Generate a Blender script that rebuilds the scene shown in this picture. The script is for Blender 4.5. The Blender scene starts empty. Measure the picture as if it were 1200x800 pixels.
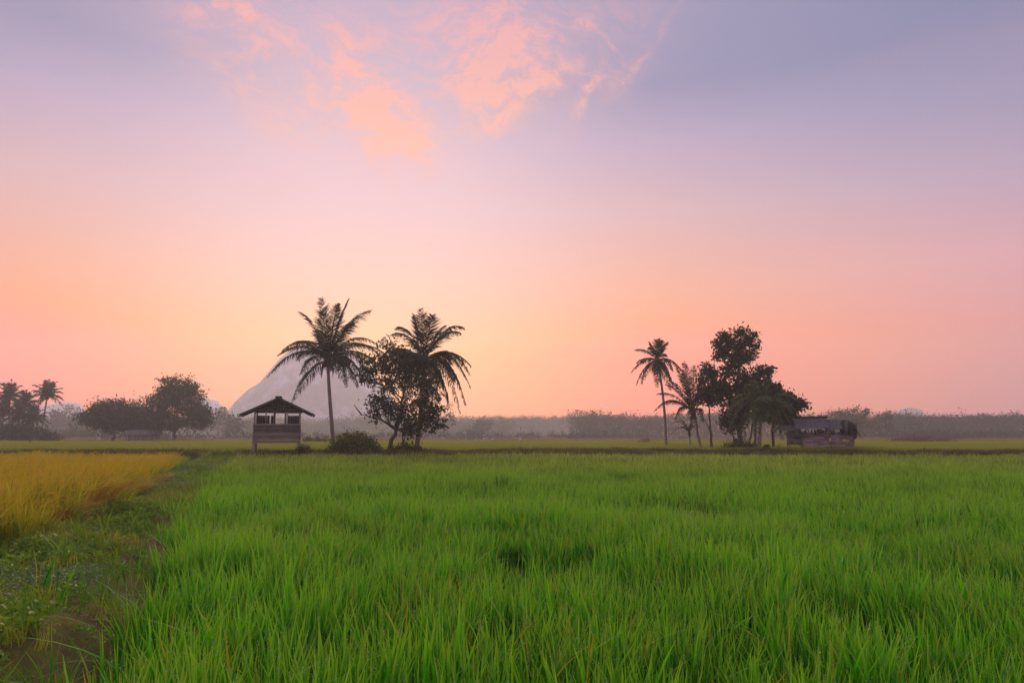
import bpy, math, random
import numpy as np
from mathutils import Vector, Matrix
rng = np.random.default_rng(7); random.seed(7)
R = math.radians
sc = bpy.context.scene
COL = sc.collection
# ------------------------------------------------------------------ camera
F, PITCH, EYE = 800.0, math.atan(110 / 800), 1.65          # focal length in px of the 1200 px wide photograph
cam = bpy.data.objects.new("camera", bpy.data.cameras.new("camera")); COL.objects.link(cam)
cam.data.sensor_width = 36; cam.data.lens = 24; cam.data.clip_start = .05; cam.data.clip_end = 8000
cam.location = (0, 0, EYE); cam.rotation_euler = (math.pi / 2 + PITCH, 0, 0)
sc.camera = cam
CP, SP = math.cos(PITCH), math.sin(PITCH)
def W(px, py, Y):
    "place seen at pixel px,py of the photograph at distance Y"
    u, v = (px - 600) / F, (400 - py) / F
    d = np.array([u, CP - v * SP, SP + v * CP]); d *= Y / d[1]
    return np.array([d[0], Y, EYE + d[2]])
def XX(px, Y): return W(px, 510, Y)[0]
def ae(px, py):
    p = W(px, py, 1.0) - np.array([0, 0, EYE]); p /= np.linalg.norm(p)
    return math.atan2(p[0], p[1]), math.asin(p[2])
# ------------------------------------------------------------------ render settings
sc.view_settings.view_transform = 'Standard'; sc.view_settings.look = 'None'
sc.view_settings.exposure = 0.0; sc.view_settings.gamma = 1
sc.cycles.use_denoising = True
sc.cycles.max_bounces = 8; sc.cycles.transparent_max_bounces = 8
sc.cycles.diffuse_bounces = 4; sc.cycles.glossy_bounces = 2; sc.cycles.transmission_bounces = 4
sc.cycles.volume_bounces = 5
# ------------------------------------------------------------------ node helpers
def lin(c):
    c = [x / 255 for x in c]
    return tuple((x / 12.92 if x <= .04045 else ((x + .055) / 1.055) ** 2.4) for x in c)
class NT:
    def __init__(s, t): s.t = t; s.n = t.nodes; s.l = t.links
    def new(s, k, **kw):
        n = s.n.new(k)
        for a, b in kw.items(): setattr(n, a, b)
        return n
    def put(s, sock, v):
        if isinstance(v, bpy.types.NodeSocket): s.l.new(v, sock)
        elif v is not None:
            if isinstance(v, (tuple, list)) and len(v) == 3 and sock.type == 'RGBA': v = (*v, 1)
            sock.default_value = v
    def m(s, op, a, b=None, c=None, clamp=False):
        n = s.new('ShaderNodeMath', operation=op); n.use_clamp = clamp
        for i, v in enumerate((a, b, c)): s.put(n.inputs[i], v)
        return n.outputs[0]
    def mix(s, f, a, b, mode='MIX'):
        n = s.new('ShaderNodeMix', data_type='RGBA', blend_type=mode)
        s.put(n.inputs[0], f); s.put(n.inputs[6], a); s.put(n.inputs[7], b)
        return n.outputs[2]
    def ramp(s, f, stops, interp='LINEAR'):
        n = s.new('ShaderNodeValToRGB'); r = n.color_ramp; r.interpolation = interp
        while len(r.elements) < len(stops): r.elements.new(.5)
        for e, (p, c) in zip(r.elements, stops):
            e.position = p; e.color = (*c, 1) if not isinstance(c, (int, float)) else (c, c, c, 1)
        s.put(n.inputs[0], f); return n.outputs[0]
    def sstep(s, x, a, b):
        n = s.new('ShaderNodeMapRange', interpolation_type='SMOOTHSTEP')
        s.put(n.inputs[0], x); s.put(n.inputs[1], a); s.put(n.inputs[2], b)
        return n.outputs[0]
    def noise(s, vec, scale, detail=5, rough=.55, dist=0.0, out=0):
        n = s.new('ShaderNodeTexNoise'); s.put(n.inputs['Vector'], vec)
        n.inputs['Scale'].default_value = scale; n.inputs['Detail'].default_value = detail
        n.inputs['Roughness'].default_value = rough; n.inputs['Distortion'].default_value = dist
        return n.outputs[out]
    def xyz(s, x, y, z):
        n = s.new('ShaderNodeCombineXYZ')
        for i, v in enumerate((x, y, z)): s.put(n.inputs[i], v)
        return n.outputs[0]
# ------------------------------------------------------------------ world: twilight sky
SUN_AZ = ae(430, 470)[0]                                    # the sun is just under the horizon behind the palms
SUN_EL = R(3.0)
world = bpy.data.worlds.new("World"); sc.world = world; world.use_nodes = True
t = NT(world.node_tree); t.n.clear()
tc = t.new('ShaderNodeTexCoord'); sx = t.new('ShaderNodeSeparateXYZ'); t.l.new(tc.outputs['Generated'], sx.inputs[0])
X, Y_, Z = sx.outputs
az = t.m('ARCTAN2', X, Y_); el = t.m('ARCSINE', Z)
dd = t.m('SUBTRACT', az, SUN_AZ)
ang = t.m('ARCCOSINE', t.m('COSINE', dd))                   # angle round the horizon from the sun, 0..pi
def sky_ramp(stops):
    # stops: sin(elevation), sRGB
    return t.ramp(t.m('MAXIMUM', Z, 0.0), [(a, lin(c)) for a, c in stops])
SKY_C = [(0, (255, 185, 152)), (.049, (255, 192, 158)), (.125, (255, 202, 156)), (.22, (250, 204, 186)), (.31, (236, 200, 200)), (.373, (228, 196, 202)), (.476, (200, 182, 198)), (.565, (180, 170, 195)), (.85, (162, 157, 189))]
SKY_L = [(0, (255, 168, 128)), (.07, (255, 170, 128)), (.112, (255, 170, 120)), (.214, (238, 180, 154)), (.31, (218, 182, 182)), (.403, (186, 170, 190)), (.467, (154, 151, 177)), (.565, (158, 154, 180)), (.85, (160, 156, 188))]
SKY_R = [(0, (202, 160, 164)), (.041, (207, 163, 163)), (.112, (218, 166, 161)), (.214, (215, 172, 178)), (.31, (180, 166, 185)), (.403, (154, 152, 179)), (.467, (140, 142, 171)), (.565, (134, 138, 168)), (.85, (156, 154, 187))]
SKY_B = [(0, (195, 158, 172)), (.041, (200, 162, 174)), (.112, (205, 165, 178)), (.214, (200, 170, 188)), (.31, (182, 167, 192)), (.403, (168, 161, 190)), (.467, (162, 158, 190)), (.565, (158, 156, 189)), (.85, (156, 154, 187))]
c = t.mix(t.sstep(ang, R(2), R(27)), sky_ramp(SKY_C), sky_ramp(SKY_L))
c = t.mix(t.m('DIVIDE', t.m('SUBTRACT', ang, R(24)), R(28), clamp=True), c, sky_ramp(SKY_R))
c = t.mix(t.sstep(ang, R(60), R(150)), c, sky_ramp(SKY_B))
# warm glow over the sun
gd = t.m('ADD', t.m('POWER', t.m('DIVIDE', ang, R(15)), 2.0), t.m('POWER', t.m('DIVIDE', t.m('SUBTRACT', el, R(6)), R(6.5)), 2.0))
glow = t.m('EXPONENT', t.m('MULTIPLY', gd, -1.0))
c = t.mix(t.m('MULTIPLY', glow, .30), c, lin((255, 216, 160)))
# thin cirrus: soft masks in azimuth/elevation, broken up by stretched noise
uv = t.xyz(az, el, 0.0)
warp = t.noise(uv, 7, 3, .5, out=1)
wv = t.new('ShaderNodeVectorMath', operation='MULTIPLY_ADD'); t.put(wv.inputs[0], warp); wv.inputs[1].default_value = (.10, .10, 0)
t.put(wv.inputs[2], uv); uvw = wv.outputs[0]
def rotmap(vec, ang_, s1, s2):
    n = t.new('ShaderNodeMapping', vector_type='POINT'); t.put(n.inputs[0], vec)
    n.inputs['Rotation'].default_value = (0, 0, ang_); n.inputs['Scale'].default_value = (s1, s2, 1); return n.outputs[0]
fib = t.noise(rotmap(uvw, R(48), 1, 2.6), 15, 9, .68, .7)
fine = t.noise(rotmap(uvw, R(30), 1, 2.0), 44, 8, .72, .5)
soft = t.noise(rotmap(uvw, R(-35), 1, 1.7), 6.5, 5, .6, .6)
puff = t.m('ADD', t.m('ADD', t.m('MULTIPLY', fib, .44), t.m('MULTIPLY', fine, .26)), t.m('MULTIPLY', soft, .30))
wsep = t.new('ShaderNodeSeparateXYZ'); t.put(wsep.inputs[0], uvw)
WA = t.m('SUBTRACT', wsep.outputs[0], .05); WE = t.m('SUBTRACT', wsep.outputs[1], .05)
def blob(px, py, ln, wd, deg, amp):
    "soft ellipse centred at a pixel's direction; half length / width in px; deg = slope in the picture"
    a0, e0 = ae(px, py); k = 1 / F
    dx = t.m('SUBTRACT', WA, a0); dy = t.m('SUBTRACT', WE, e0)
    cs, sn = math.cos(R(deg)), math.sin(R(deg))
    p = t.m('DIVIDE', t.m('ADD', t.m('MULTIPLY', dx, cs), t.m('MULTIPLY', dy, sn)), ln * k)
    q = t.m('DIVIDE', t.m('SUBTRACT', t.m('MULTIPLY', dy, cs), t.m('MULTIPLY', dx, sn)), wd * k)
    return t.m('MULTIPLY', t.m('EXPONENT', t.m('MULTIPLY', t.m('ADD', t.m('MULTIPLY', p, p), t.m('MULTIPLY', q, q)), -1.0)), amp)
cl = None
for b in [(470, 146, 58, 26, -34, 1.35), (430, 108, 44, 18, -66, 1.0), (450, 185, 46, 9, -48, .35), (572, 88, 54, 24, 8, 1.2), (620, 112, 66, 17, 16, 1.0), (684, 112, 30, 8, 48, .6), (600, 60, 80, 26, 14, .6),
          (560, 18, 100, 26, 4, .62), (420, 50, 70, 34, -20, .5), (360, 95, 70, 26, -30, .45), (285, 40, 60, 20, -14, .62), (275, 6, 46, 18, 8, .6), (300, 115, 80, 24, -26, .5), (735, 84, 34, 14, 30, .5),
          (470, 60, 240, 70, 0, .16), (720, 20, 80, 30, 20, .2), (1000, 300, 120, 5, 0, .12)]:
    x = blob(*b); cl = x if cl is None else t.m('ADD', cl, x)
cm = t.m('MULTIPLY', cl, t.sstep(puff, .43, .59), clamp=True)
cm = t.m('ADD', cm, t.m('MULTIPLY', cl, .28), clamp=True)
# sharper short streaks
def streak(px, py, ln, wd, deg, amp):
    return t.m('MULTIPLY', blob(px, py, ln, wd, deg, amp), t.sstep(fine, .36, .6))
st = None
for b in [(690, 40, 44, 4.5, -24, .5), (686, 118, 30, 6, 50, .35), (770, 45, 60, 5, 42, .25), (1067, 336, 11, 4, 48, .35), (455, 205, 36, 3, -42, .2),
          (1090, 436, 90, 4, 3, .22), (905, 300, 70, 5, 0, .15), (660, 416, 45, 4, -2, .2)]:
    x = streak(*b); st = x if st is None else t.m('ADD', st, x)
cm = t.m('ADD', cm, st, clamp=True)
ccol = t.ramp(t.m('MAXIMUM', Z, 0.0), [(0.0, lin((250, 150, 150))), (.25, lin((248, 170, 160))), (.4, lin((255, 189, 158))), (.56, lin((243, 174, 170)))])
c = t.mix(t.m('MULTIPLY', cm, .78), c, ccol)
# broad uneven veil, everywhere in the sky, so it is nowhere a clean gradient
veil = t.noise(rotmap(uv, R(4), 1, 3.2), 2.2, 5, .55, .3)
c = t.mix(t.m('MULTIPLY', t.sstep(veil, .42, .75), .10), c, lin((236, 178, 176)))
sky = t.new('ShaderNodeTexSky', sky_type='NISHITA'); sky.sun_disc = False
sky.sun_elevation = SUN_EL; sky.sun_rotation = SUN_AZ; sky.air_density = 1.2; sky.dust_density = 2.0; sky.ozone_density = 3.0
bgn = t.new('ShaderNodeBackground'); t.l.new(sky.outputs[0], bgn.inputs[0]); bgn.inputs[1].default_value = 0.002
# the haze box dims and tints what is seen through it; the sky behind it is that much brighter
HAZE = .0010; HAZE_C, HAZE_N = (.56, .45, .42), (.62, .50, .43); BOX_Y, BOX_Z = 1100.0, 150.0
T_ = t.m('EXPONENT', t.m('MULTIPLY', t.m('MINIMUM', t.m('DIVIDE', BOX_Z, t.m('MAXIMUM', Z, .01)), BOX_Y), -HAZE))
inv = t.m('DIVIDE', 1.0, T_); veil_ = t.m('SUBTRACT', inv, 1.0)
vm = t.new('ShaderNodeVectorMath', operation='SCALE'); t.put(vm.inputs[0], c); t.put(vm.inputs['Scale'], inv)
vh = t.new('ShaderNodeVectorMath', operation='SCALE'); t.put(vh.inputs[0], t.mix(t.sstep(ang, R(18), R(52)), HAZE_N, HAZE_C)); t.put(vh.inputs['Scale'], veil_)
vs = t.new('ShaderNodeVectorMath', operation='SUBTRACT'); t.l.new(vm.outputs[0], vs.inputs[0]); t.l.new(vh.outputs[0], vs.inputs[1])
vx = t.new('ShaderNodeVectorMath', operation='MAXIMUM'); t.l.new(vs.outputs[0], vx.inputs[0]); vx.inputs[1].default_value = (.02, .02, .02); c = vx.outputs[0]
bg = t.new('ShaderNodeBackground'); t.put(bg.inputs[0], c); bg.inputs[1].default_value = 1.0
ad = t.new('ShaderNodeAddShader'); t.l.new(bg.outputs[0], ad.inputs[0]); t.l.new(bgn.outputs[0], ad.inputs[1])
wo = t.new('ShaderNodeOutputWorld'); t.l.new(ad.outputs[0], wo.inputs[0])
# ------------------------------------------------------------------ added fill lamp, raised high above the horizon glow to brighten the ground
sl = bpy.data.lights.new("sun_fill", 'SUN'); sl.energy = 2.4; sl.angle = R(40); sl.color = (1.0, .82, .64)
so = bpy.data.objects.new("sun_fill", sl); COL.objects.link(so)
SEL = R(28)
dvec = Vector((math.sin(SUN_AZ) * math.cos(SEL), math.cos(SUN_AZ) * math.cos(SEL), math.sin(SEL)))
so.rotation_euler = dvec.to_track_quat('Z', 'Y').to_euler(); so.location = (0, 60, 60)
# ------------------------------------------------------------------ haze
# density and colour are set with the sky above; the box itself is built last
# ------------------------------------------------------------------ materials
def material(name):
    m = bpy.data.materials.new(name); m.use_nodes = True
    t = NT(m.node_tree); return m, t, t.n['Principled BSDF']
def leafy(name, a, b, tip=None, trans=.35, rough=.5, rnd=.35, scale=.8, spec=.3, tv=.55, far=None):
    "foliage: hue varies by noise, by instance and by the per-leaf 'tint'; tips may turn yellow (the 'h' attribute)"
    m, t, p = material(name)
    out = t.n['Material Output']
    at = t.new('ShaderNodeAttribute', attribute_name='tint'); ah = t.new('ShaderNodeAttribute', attribute_name='h')
    oi = t.new('ShaderNodeObjectInfo'); ge = t.new('ShaderNodeNewGeometry')
    nz = t.noise(ge.outputs['Position'], scale, 3)
    f = t.m('ADD', t.m('MULTIPLY', at.outputs['Fac'], tv), t.m('MULTIPLY', oi.outputs['Random'], rnd))
    f = t.m('ADD', f, t.m('MULTIPLY', t.m('SUBTRACT', nz, .5), 1.1), clamp=True)
    c = t.mix(f, a, b)
    if tip: c = t.mix(t.m('MULTIPLY', t.sstep(ah.outputs['Fac'], .55, 1.05), .7), c, tip)
    if far:                                                 # low mist put into the leaf colour: paler and yellower with distance
        sy = t.new('ShaderNodeSeparateXYZ'); t.l.new(ge.outputs['Position'], sy.inputs[0]); c = t.mix(t.m('MULTIPLY', t.sstep(sy.outputs[1], 9, 40), .75), c, t.mix(f, *far))
    t.put(p.inputs['Base Color'], c); p.inputs['Roughness'].default_value = rough
    p.inputs['Specular IOR Level'].default_value = spec
    tr = t.new('ShaderNodeBsdfTranslucent'); t.put(tr.inputs[0], t.mix(.5, c, t.mix(1.0, c, (1.5, 1.35, .6), 'MULTIPLY')))
    ms = t.new('ShaderNodeMixShader'); ms.inputs[0].default_value = trans
    t.l.new(p.outputs[0], ms.inputs[1]); t.l.new(tr.outputs[0], ms.inputs[2]); t.l.new(ms.outputs[0], out.inputs[0])
    return m
def bark(name, a, b, scale=(6, 6, 1.5), rings=0.0, bump=.4):
    m, t, p = material(name)
    tc = t.new('ShaderNodeTexCoord'); mp = t.new('ShaderNodeMapping'); t.l.new(tc.outputs['Object'], mp.inputs[0]); mp.inputs['Scale'].default_value = scale
    n = t.noise(mp.outputs[0], 2.2, 8, .65); n2 = t.noise(tc.outputs['Object'], .9, 3)
    if rings:
        wv = t.new('ShaderNodeTexWave', wave_type='BANDS', bands_direction='Z'); t.l.new(tc.outputs['Object'], wv.inputs[0])
        wv.inputs['Scale'].default_value = rings; wv.inputs['Distortion'].default_value = 1.5
        n = t.m('ADD', t.m('MULTIPLY', n, .6), t.m('MULTIPLY', wv.outputs['Fac'], .4))
    t.put(p.inputs['Base Color'], t.mix(t.sstep(t.m('ADD', t.m('MULTIPLY', n, .7), t.m('MULTIPLY', n2, .3)), .3, .7), a, b))
    p.inputs['Roughness'].default_value = .9; p.inputs['Specular IOR Level'].default_value = .15
    bp = t.new('ShaderNodeBump'); bp.inputs['Strength'].default_value = bump; bp.inputs['Distance'].default_value = .02
    t.put(bp.inputs['Height'], n); t.l.new(bp.outputs[0], p.inputs['Normal']); return m
M = {}
M['rice'] = leafy('rice_leaf', (.003, .070, .014), (.085, .500, .004), (.42, .66, .04), .36, .5, .35, .5, .2, .85)
M['rice_mid'] = leafy('rice_leaf_mid', (.004, .065, .014), (.100, .490, .010), (.42, .64, .05), .36, .5, .4, .5, .2, .85, ((.070, .150, .022), (.470, .500, .085)))
M['rice_dry'] = leafy('dry_rice_leaf', (.40, .30, .03), (.56, .48, .08), None, .4, .6)
M['ripe'] = leafy('ripe_rice_leaf', (.012, .15, .008), (.50, .50, .016), (.68, .54, .03), .34, .55, .8, 1.3, .3, .8)
M['panicle'] = leafy('rice_panicle', (.60, .34, .03), (.70, .46, .05), None, .25, .7, .5)
M['strip'] = leafy('crop_leaf', (.14, .25, .014), (.34, .40, .030), (.44, .42, .05), .35, .6, .4, .10)
M['weed'] = leafy('weed_leaf', (.06, .17, .010), (.26, .42, .032), None, .35, .5, .5, 1.4)
M['weed_pale'] = leafy('pale_weed_leaf', (.08, .18, .04), (.22, .32, .12), None, .3, .5, .5, 1.4)
M['grass_short'] = leafy('short_grass', (.13, .22, .012), (.42, .44, .040), (.50, .42, .07), .35, .6, .5, .9)
M['straw'] = leafy('dead_straw', (.22, .12, .05), (.42, .28, .14), None, .2, .8)
M['rust'] = leafy('rust_straw', (.36, .15, .035), (.56, .32, .08), None, .3, .8)
M['reed'] = leafy('reed_leaf', (.20, .19, .06), (.38, .29, .12), None, .35, .7, .4, .05)
M['redscrub'] = leafy('red_scrub_leaf', (.16, .075, .05), (.25, .13, .08), None, .3, .7)
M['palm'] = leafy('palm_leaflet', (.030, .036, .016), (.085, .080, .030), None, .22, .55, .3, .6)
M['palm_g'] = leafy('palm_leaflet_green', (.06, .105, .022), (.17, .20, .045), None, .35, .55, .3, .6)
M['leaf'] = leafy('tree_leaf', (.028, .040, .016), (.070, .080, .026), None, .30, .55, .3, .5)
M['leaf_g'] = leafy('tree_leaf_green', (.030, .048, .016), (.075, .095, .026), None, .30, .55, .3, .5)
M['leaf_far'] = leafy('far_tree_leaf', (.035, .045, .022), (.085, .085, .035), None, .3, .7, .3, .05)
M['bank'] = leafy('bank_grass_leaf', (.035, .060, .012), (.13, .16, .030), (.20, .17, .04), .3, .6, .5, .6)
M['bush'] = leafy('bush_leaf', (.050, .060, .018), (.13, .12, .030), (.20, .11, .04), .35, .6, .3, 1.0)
M['palm_bark'] = bark('palm_bark', (.20, .17, .11), (.44, .38, .28), (5, 5, 5), 2.6)
M['bark'] = bark('tree_bark', (.07, .05, .035), (.20, .15, .11))
M['nut'] = bark('coconut_husk', (.10, .10, .03), (.22, .18, .06), (3, 3, 3))
M['dead_frond'] = leafy('dead_frond', (.16, .09, .05), (.28, .18, .10), None, .2, .8)
def planks(name, a, b, sc_=(1, 1, 8), bump=.5):
    m, t, p = material(name)
    tc = t.new('ShaderNodeTexCoord'); mp = t.new('ShaderNodeMapping'); t.l.new(tc.outputs['Object'], mp.inputs[0]); mp.inputs['Scale'].default_value = sc_
    n = t.noise(mp.outputs[0], 5, 8, .7, .2); n2 = t.noise(tc.outputs['Object'], 1.6, 5); n3 = t.noise(tc.outputs['Object'], 9, 4)
    at = t.new('ShaderNodeAttribute', attribute_name='tint')
    f = t.m('ADD', t.m('MULTIPLY', n, .45), t.m('ADD', t.m('MULTIPLY', n2, .35), t.m('MULTIPLY', at.outputs['Fac'], .35)))
    c = t.mix(t.sstep(f, .32, .78), a, b)
    t.put(p.inputs['Base Color'], c); p.inputs['Roughness'].default_value = .88; p.inputs['Specular IOR Level'].default_value = .2
    bp = t.new('ShaderNodeBump'); bp.inputs['Strength'].default_value = bump; bp.inputs['Distance'].default_value = .01
    t.put(bp.inputs['Height'], t.m('ADD', n, n3)); t.l.new(bp.outputs[0], p.inputs['Normal']); return m
M['board'] = planks('weathered_board', (.12, .11, .075), (.34, .31, .215))
M['board_pale'] = planks('pale_weathered_board', (.26, .21, .165), (.52, .43, .35))
M['board_dark'] = planks('dark_board', (.035, .028, .020), (.070, .055, .040), (8, 1, 1))
M['post'] = planks('grey_post', (.18, .16, .13), (.38, .345, .25), (6, 6, 1))
M['sheet'] = planks('aged_roof_sheet', (.075, .062, .050), (.19, .16, .13), (1, 3, 1))
M['sheet_grey'] = planks('grey_roof_sheet', (.085, .075, .065), (.19, .17, .15), (1, 3, 1))
M['thatch'] = leafy('old_thatch', (.05, .035, .03), (.13, .095, .075), None, .1, .9)
M['cloth'] = material('white_cloth')[0]; M['cloth'].node_tree.nodes['Principled BSDF'].inputs['Base Color'].default_value = (.8, .77, .72, 1)
M['soil_mound'] = bark('mound_soil', (.10, .065, .04), (.24, .17, .10), (3, 3, 3), 0, .8)
dm, t, p = material('dew'); p.inputs['Base Color'].default_value = (1, 1, 1, 1); p.inputs['Roughness'].default_value = .02
p.inputs['Transmission Weight'].default_value = .6; p.inputs['IOR'].default_value = 1.33; M['dew'] = dm
# ground
gm, t, p = material('field_soil'); ge = t.new('ShaderNodeNewGeometry')
sp_ = t.new('ShaderNodeSeparateXYZ'); t.l.new(ge.outputs['Position'], sp_.inputs[0])
n = t.noise(ge.outputs['Position'], .9, 8, .65); n2 = t.noise(ge.outputs['Position'], .06, 5); n3 = t.noise(ge.outputs['Position'], 7, 6, .7)
mud = t.mix(n, (.030, .026, .014), (.075, .058, .032)); gr = t.mix(t.sstep(t.m('ADD', t.m('MULTIPLY', n2, .6), t.m('MULTIPLY', n3, .4)), .35, .65), (.085, .10, .022), (.19, .165, .045))
t.put(p.inputs['Base Color'], t.mix(t.sstep(sp_.outputs[1], 41.5, 44), mud, gr)); p.inputs['Roughness'].default_value = .85
bp = t.new('ShaderNodeBump'); bp.inputs['Strength'].default_value = .8; bp.inputs['Distance'].default_value = .06; t.put(bp.inputs['Height'], n3); t.l.new(bp.outputs[0], p.inputs['Normal'])
M['ground'] = gm
pm, t, p = material('path_soil'); ge = t.new('ShaderNodeNewGeometry')
n = t.noise(ge.outputs['Position'], 1.3, 6, .6); n3 = t.noise(ge.outputs['Position'], 14, 8, .7)
a = t.mix(n3, (.07, .048, .020), (.22, .14, .06)); b = t.mix(n3, (.08, .11, .014), (.22, .24, .04))
t.put(p.inputs['Base Color'], t.mix(t.sstep(n, .40, .56), a, b)); p.inputs['Roughness'].default_value = .95; p.inputs['Specular IOR Level'].default_value = .08
bp = t.new('ShaderNodeBump'); bp.inputs['Strength'].default_value = 1; bp.inputs['Distance'].default_value = .05; t.put(bp.inputs['Height'], n3); t.l.new(bp.outputs[0], p.inputs['Normal'])
M['path'] = pm
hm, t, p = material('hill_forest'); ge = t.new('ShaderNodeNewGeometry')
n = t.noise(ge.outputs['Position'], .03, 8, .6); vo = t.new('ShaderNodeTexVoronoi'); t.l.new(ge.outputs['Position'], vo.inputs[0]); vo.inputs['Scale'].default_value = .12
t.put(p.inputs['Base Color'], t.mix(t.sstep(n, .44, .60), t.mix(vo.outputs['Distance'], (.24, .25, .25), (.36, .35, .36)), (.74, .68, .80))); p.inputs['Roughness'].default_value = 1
M['hill'] = hm
# ------------------------------------------------------------------ mesh helpers
def mesh_np(name, V, Fq, mats, tint=None, h=None, mi=None, smooth=False):
    V = np.asarray(V, dtype=np.float32); Fq = np.asarray(Fq, dtype=np.int32); k = Fq.shape[1]; n = len(Fq)
    me = bpy.data.meshes.new(name)
    me.vertices.add(len(V)); me.vertices.foreach_set('co', V.ravel())
    me.loops.add(n * k); me.loops.foreach_set('vertex_index', Fq.ravel())
    me.polygons.add(n); me.polygons.foreach_set('loop_start', np.arange(0, n * k, k, dtype=np.int32))
    if smooth: me.polygons.foreach_set('use_smooth', np.ones(n, dtype=bool))
    for m in (mats if isinstance(mats, (list, tuple)) else [mats]): me.materials.append(m)
    if mi is not None: me.polygons.foreach_set('material_index', np.asarray(mi, dtype=np.int32))
    me.update(calc_edges=True)
    for nm, arr in (('tint', tint), ('h', h)):
        if arr is not None:
            at = me.attributes.new(nm, 'FLOAT', 'POINT'); at.data.foreach_set('value', np.asarray(arr, dtype=np.float32))
    return me
class MB:
    "collects quads; ends as one mesh"
    def __init__(s): s.V = []; s.F = []; s.T = []; s.H = []; s.I = []; s.n = 0
    def add(s, V, Fq, tint=0.5, h=0.0, mi=0):
        V = np.asarray(V, float).reshape(-1, 3); Fq = np.asarray(Fq, int).reshape(-1, 4)
        s.V.append(V); s.F.append(Fq + s.n); s.n += len(V)
        s.T.append(np.broadcast_to(np.asarray(tint, float), (len(V),))); s.H.append(np.broadcast_to(np.asarray(h, float), (len(V),)))
        s.I.append(np.full(len(Fq), mi))
    def box(s, lo, hi, tint=None, rot=None, mi=0):
        lo = np.array(lo, float); hi = np.array(hi, float); lo, hi = np.minimum(lo, hi), np.maximum(lo, hi)
        V = np.array([[(lo, hi)[i][0], (lo, hi)[j][1], (lo, hi)[k][2]] for k in (0, 1) for j in (0, 1) for i in (0, 1)])
        if rot is not None:
            c = (lo + hi) / 2; V = (V - c) @ np.array(rot).T + c
        s.add(V, [(0, 2, 3, 1), (4, 5, 7, 6), (0, 1, 5, 4), (2, 6, 7, 3), (0, 4, 6, 2), (1, 3, 7, 5)], rng.random() if tint is None else tint, mi=mi)
    def beam(s, a, b, w, d=None, tint=None, mi=0):
        "box bar from a to b"
        a = np.array(a, float); b = np.array(b, float); d = d or w; z = b - a; L = np.linalg.norm(z); z /= L
        up = np.array([0, 1, 0]) if abs(z[1]) < .9 else np.array([1, 0, 0]); x = np.cross(up, z); x /= np.linalg.norm(x); y = np.cross(z, x)
        V = [a + x * i * w / 2 + y * j * d / 2 + z * k * L for k in (0, 1) for j in (-1, 1) for i in (-1, 1)]
        s.add(V, [(0, 2, 3, 1), (4, 5, 7, 6), (0, 1, 5, 4), (2, 6, 7, 3), (0, 4, 6, 2), (1, 3, 7, 5)], rng.random() if tint is None else tint, mi=mi)
    def tube(s, P, r, sides=7, tint=.5, mi=0, cap=True):
        P = np.asarray(P, float); n = len(P); r = np.broadcast_to(np.asarray(r, float), (n,))
        T = np.gradient(P, axis=0); T /= np.linalg.norm(T, axis=1)[:, None] + 1e-9
        up = np.array([.13, .97, .2]) if abs(T[0][1]) < .8 else np.array([1, .1, .1])
        A = np.cross(T, up); A /= np.linalg.norm(A, axis=1)[:, None] + 1e-9; B = np.cross(T, A)
        th = np.arange(sides) / sides * 2 * np.pi
        V = P[:, None] + r[:, None, None] * (np.cos(th)[None, :, None] * A[:, None] + np.sin(th)[None, :, None] * B[:, None])
        Fq = [(i * sides + j, i * sides + (j + 1) % sides, (i + 1) * sides + (j + 1) % sides, (i + 1) * sides + j) for i in range(n - 1) for j in range(sides)]
        s.add(V.reshape(-1, 3), Fq, tint, mi=mi)
    def mesh(s, name, mats, smooth=False):
        return mesh_np(name, np.concatenate(s.V), np.concatenate(s.F), mats, np.concatenate(s.T), np.concatenate(s.H), np.concatenate(s.I), smooth)
def link(name, me, parent=None, loc=None):
    o = bpy.data.objects.new(name, me); COL.objects.link(o)
    if parent is not None: o.parent = parent
    if loc is not None: o.location = loc
    return o
def thing(name, label, cat, loc, rotz=0, group=None):
    o = bpy.data.objects.new(name, None); COL.objects.link(o); o.location = Vector(loc); o.rotation_euler = (0, 0, rotz)
    o.empty_display_size = .2; return tag(o, label, cat, group)
def tag(o, label=None, cat=None, group=None, kind=None):
    if label: o['label'] = label
    if cat: o['category'] = cat
    if group: o['group'] = group
    if kind: o['kind'] = kind
    return o
def bez(p0, p1, p2, n):
    s = np.linspace(0, 1, n)[:, None]; return (1 - s) ** 2 * p0 + 2 * s * (1 - s) * p1 + s * s * p2
def value_noise(x, y, seed=0):
    x = np.asarray(x, float); y = np.asarray(y, float); g = np.random.default_rng(seed).random((64, 64))
    xi = np.floor(x).astype(int); yi = np.floor(y).astype(int); fx = x - xi; fy = y - yi; fx = fx * fx * (3 - 2 * fx); fy = fy * fy * (3 - 2 * fy)
    a = g[xi % 64, yi % 64]; b = g[(xi + 1) % 64, yi % 64]; c = g[xi % 64, (yi + 1) % 64]; d = g[(xi + 1) % 64, (yi + 1) % 64]
    return (a * (1 - fx) + b * fx) * (1 - fy) + (c * (1 - fx) + d * fx) * fy
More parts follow.
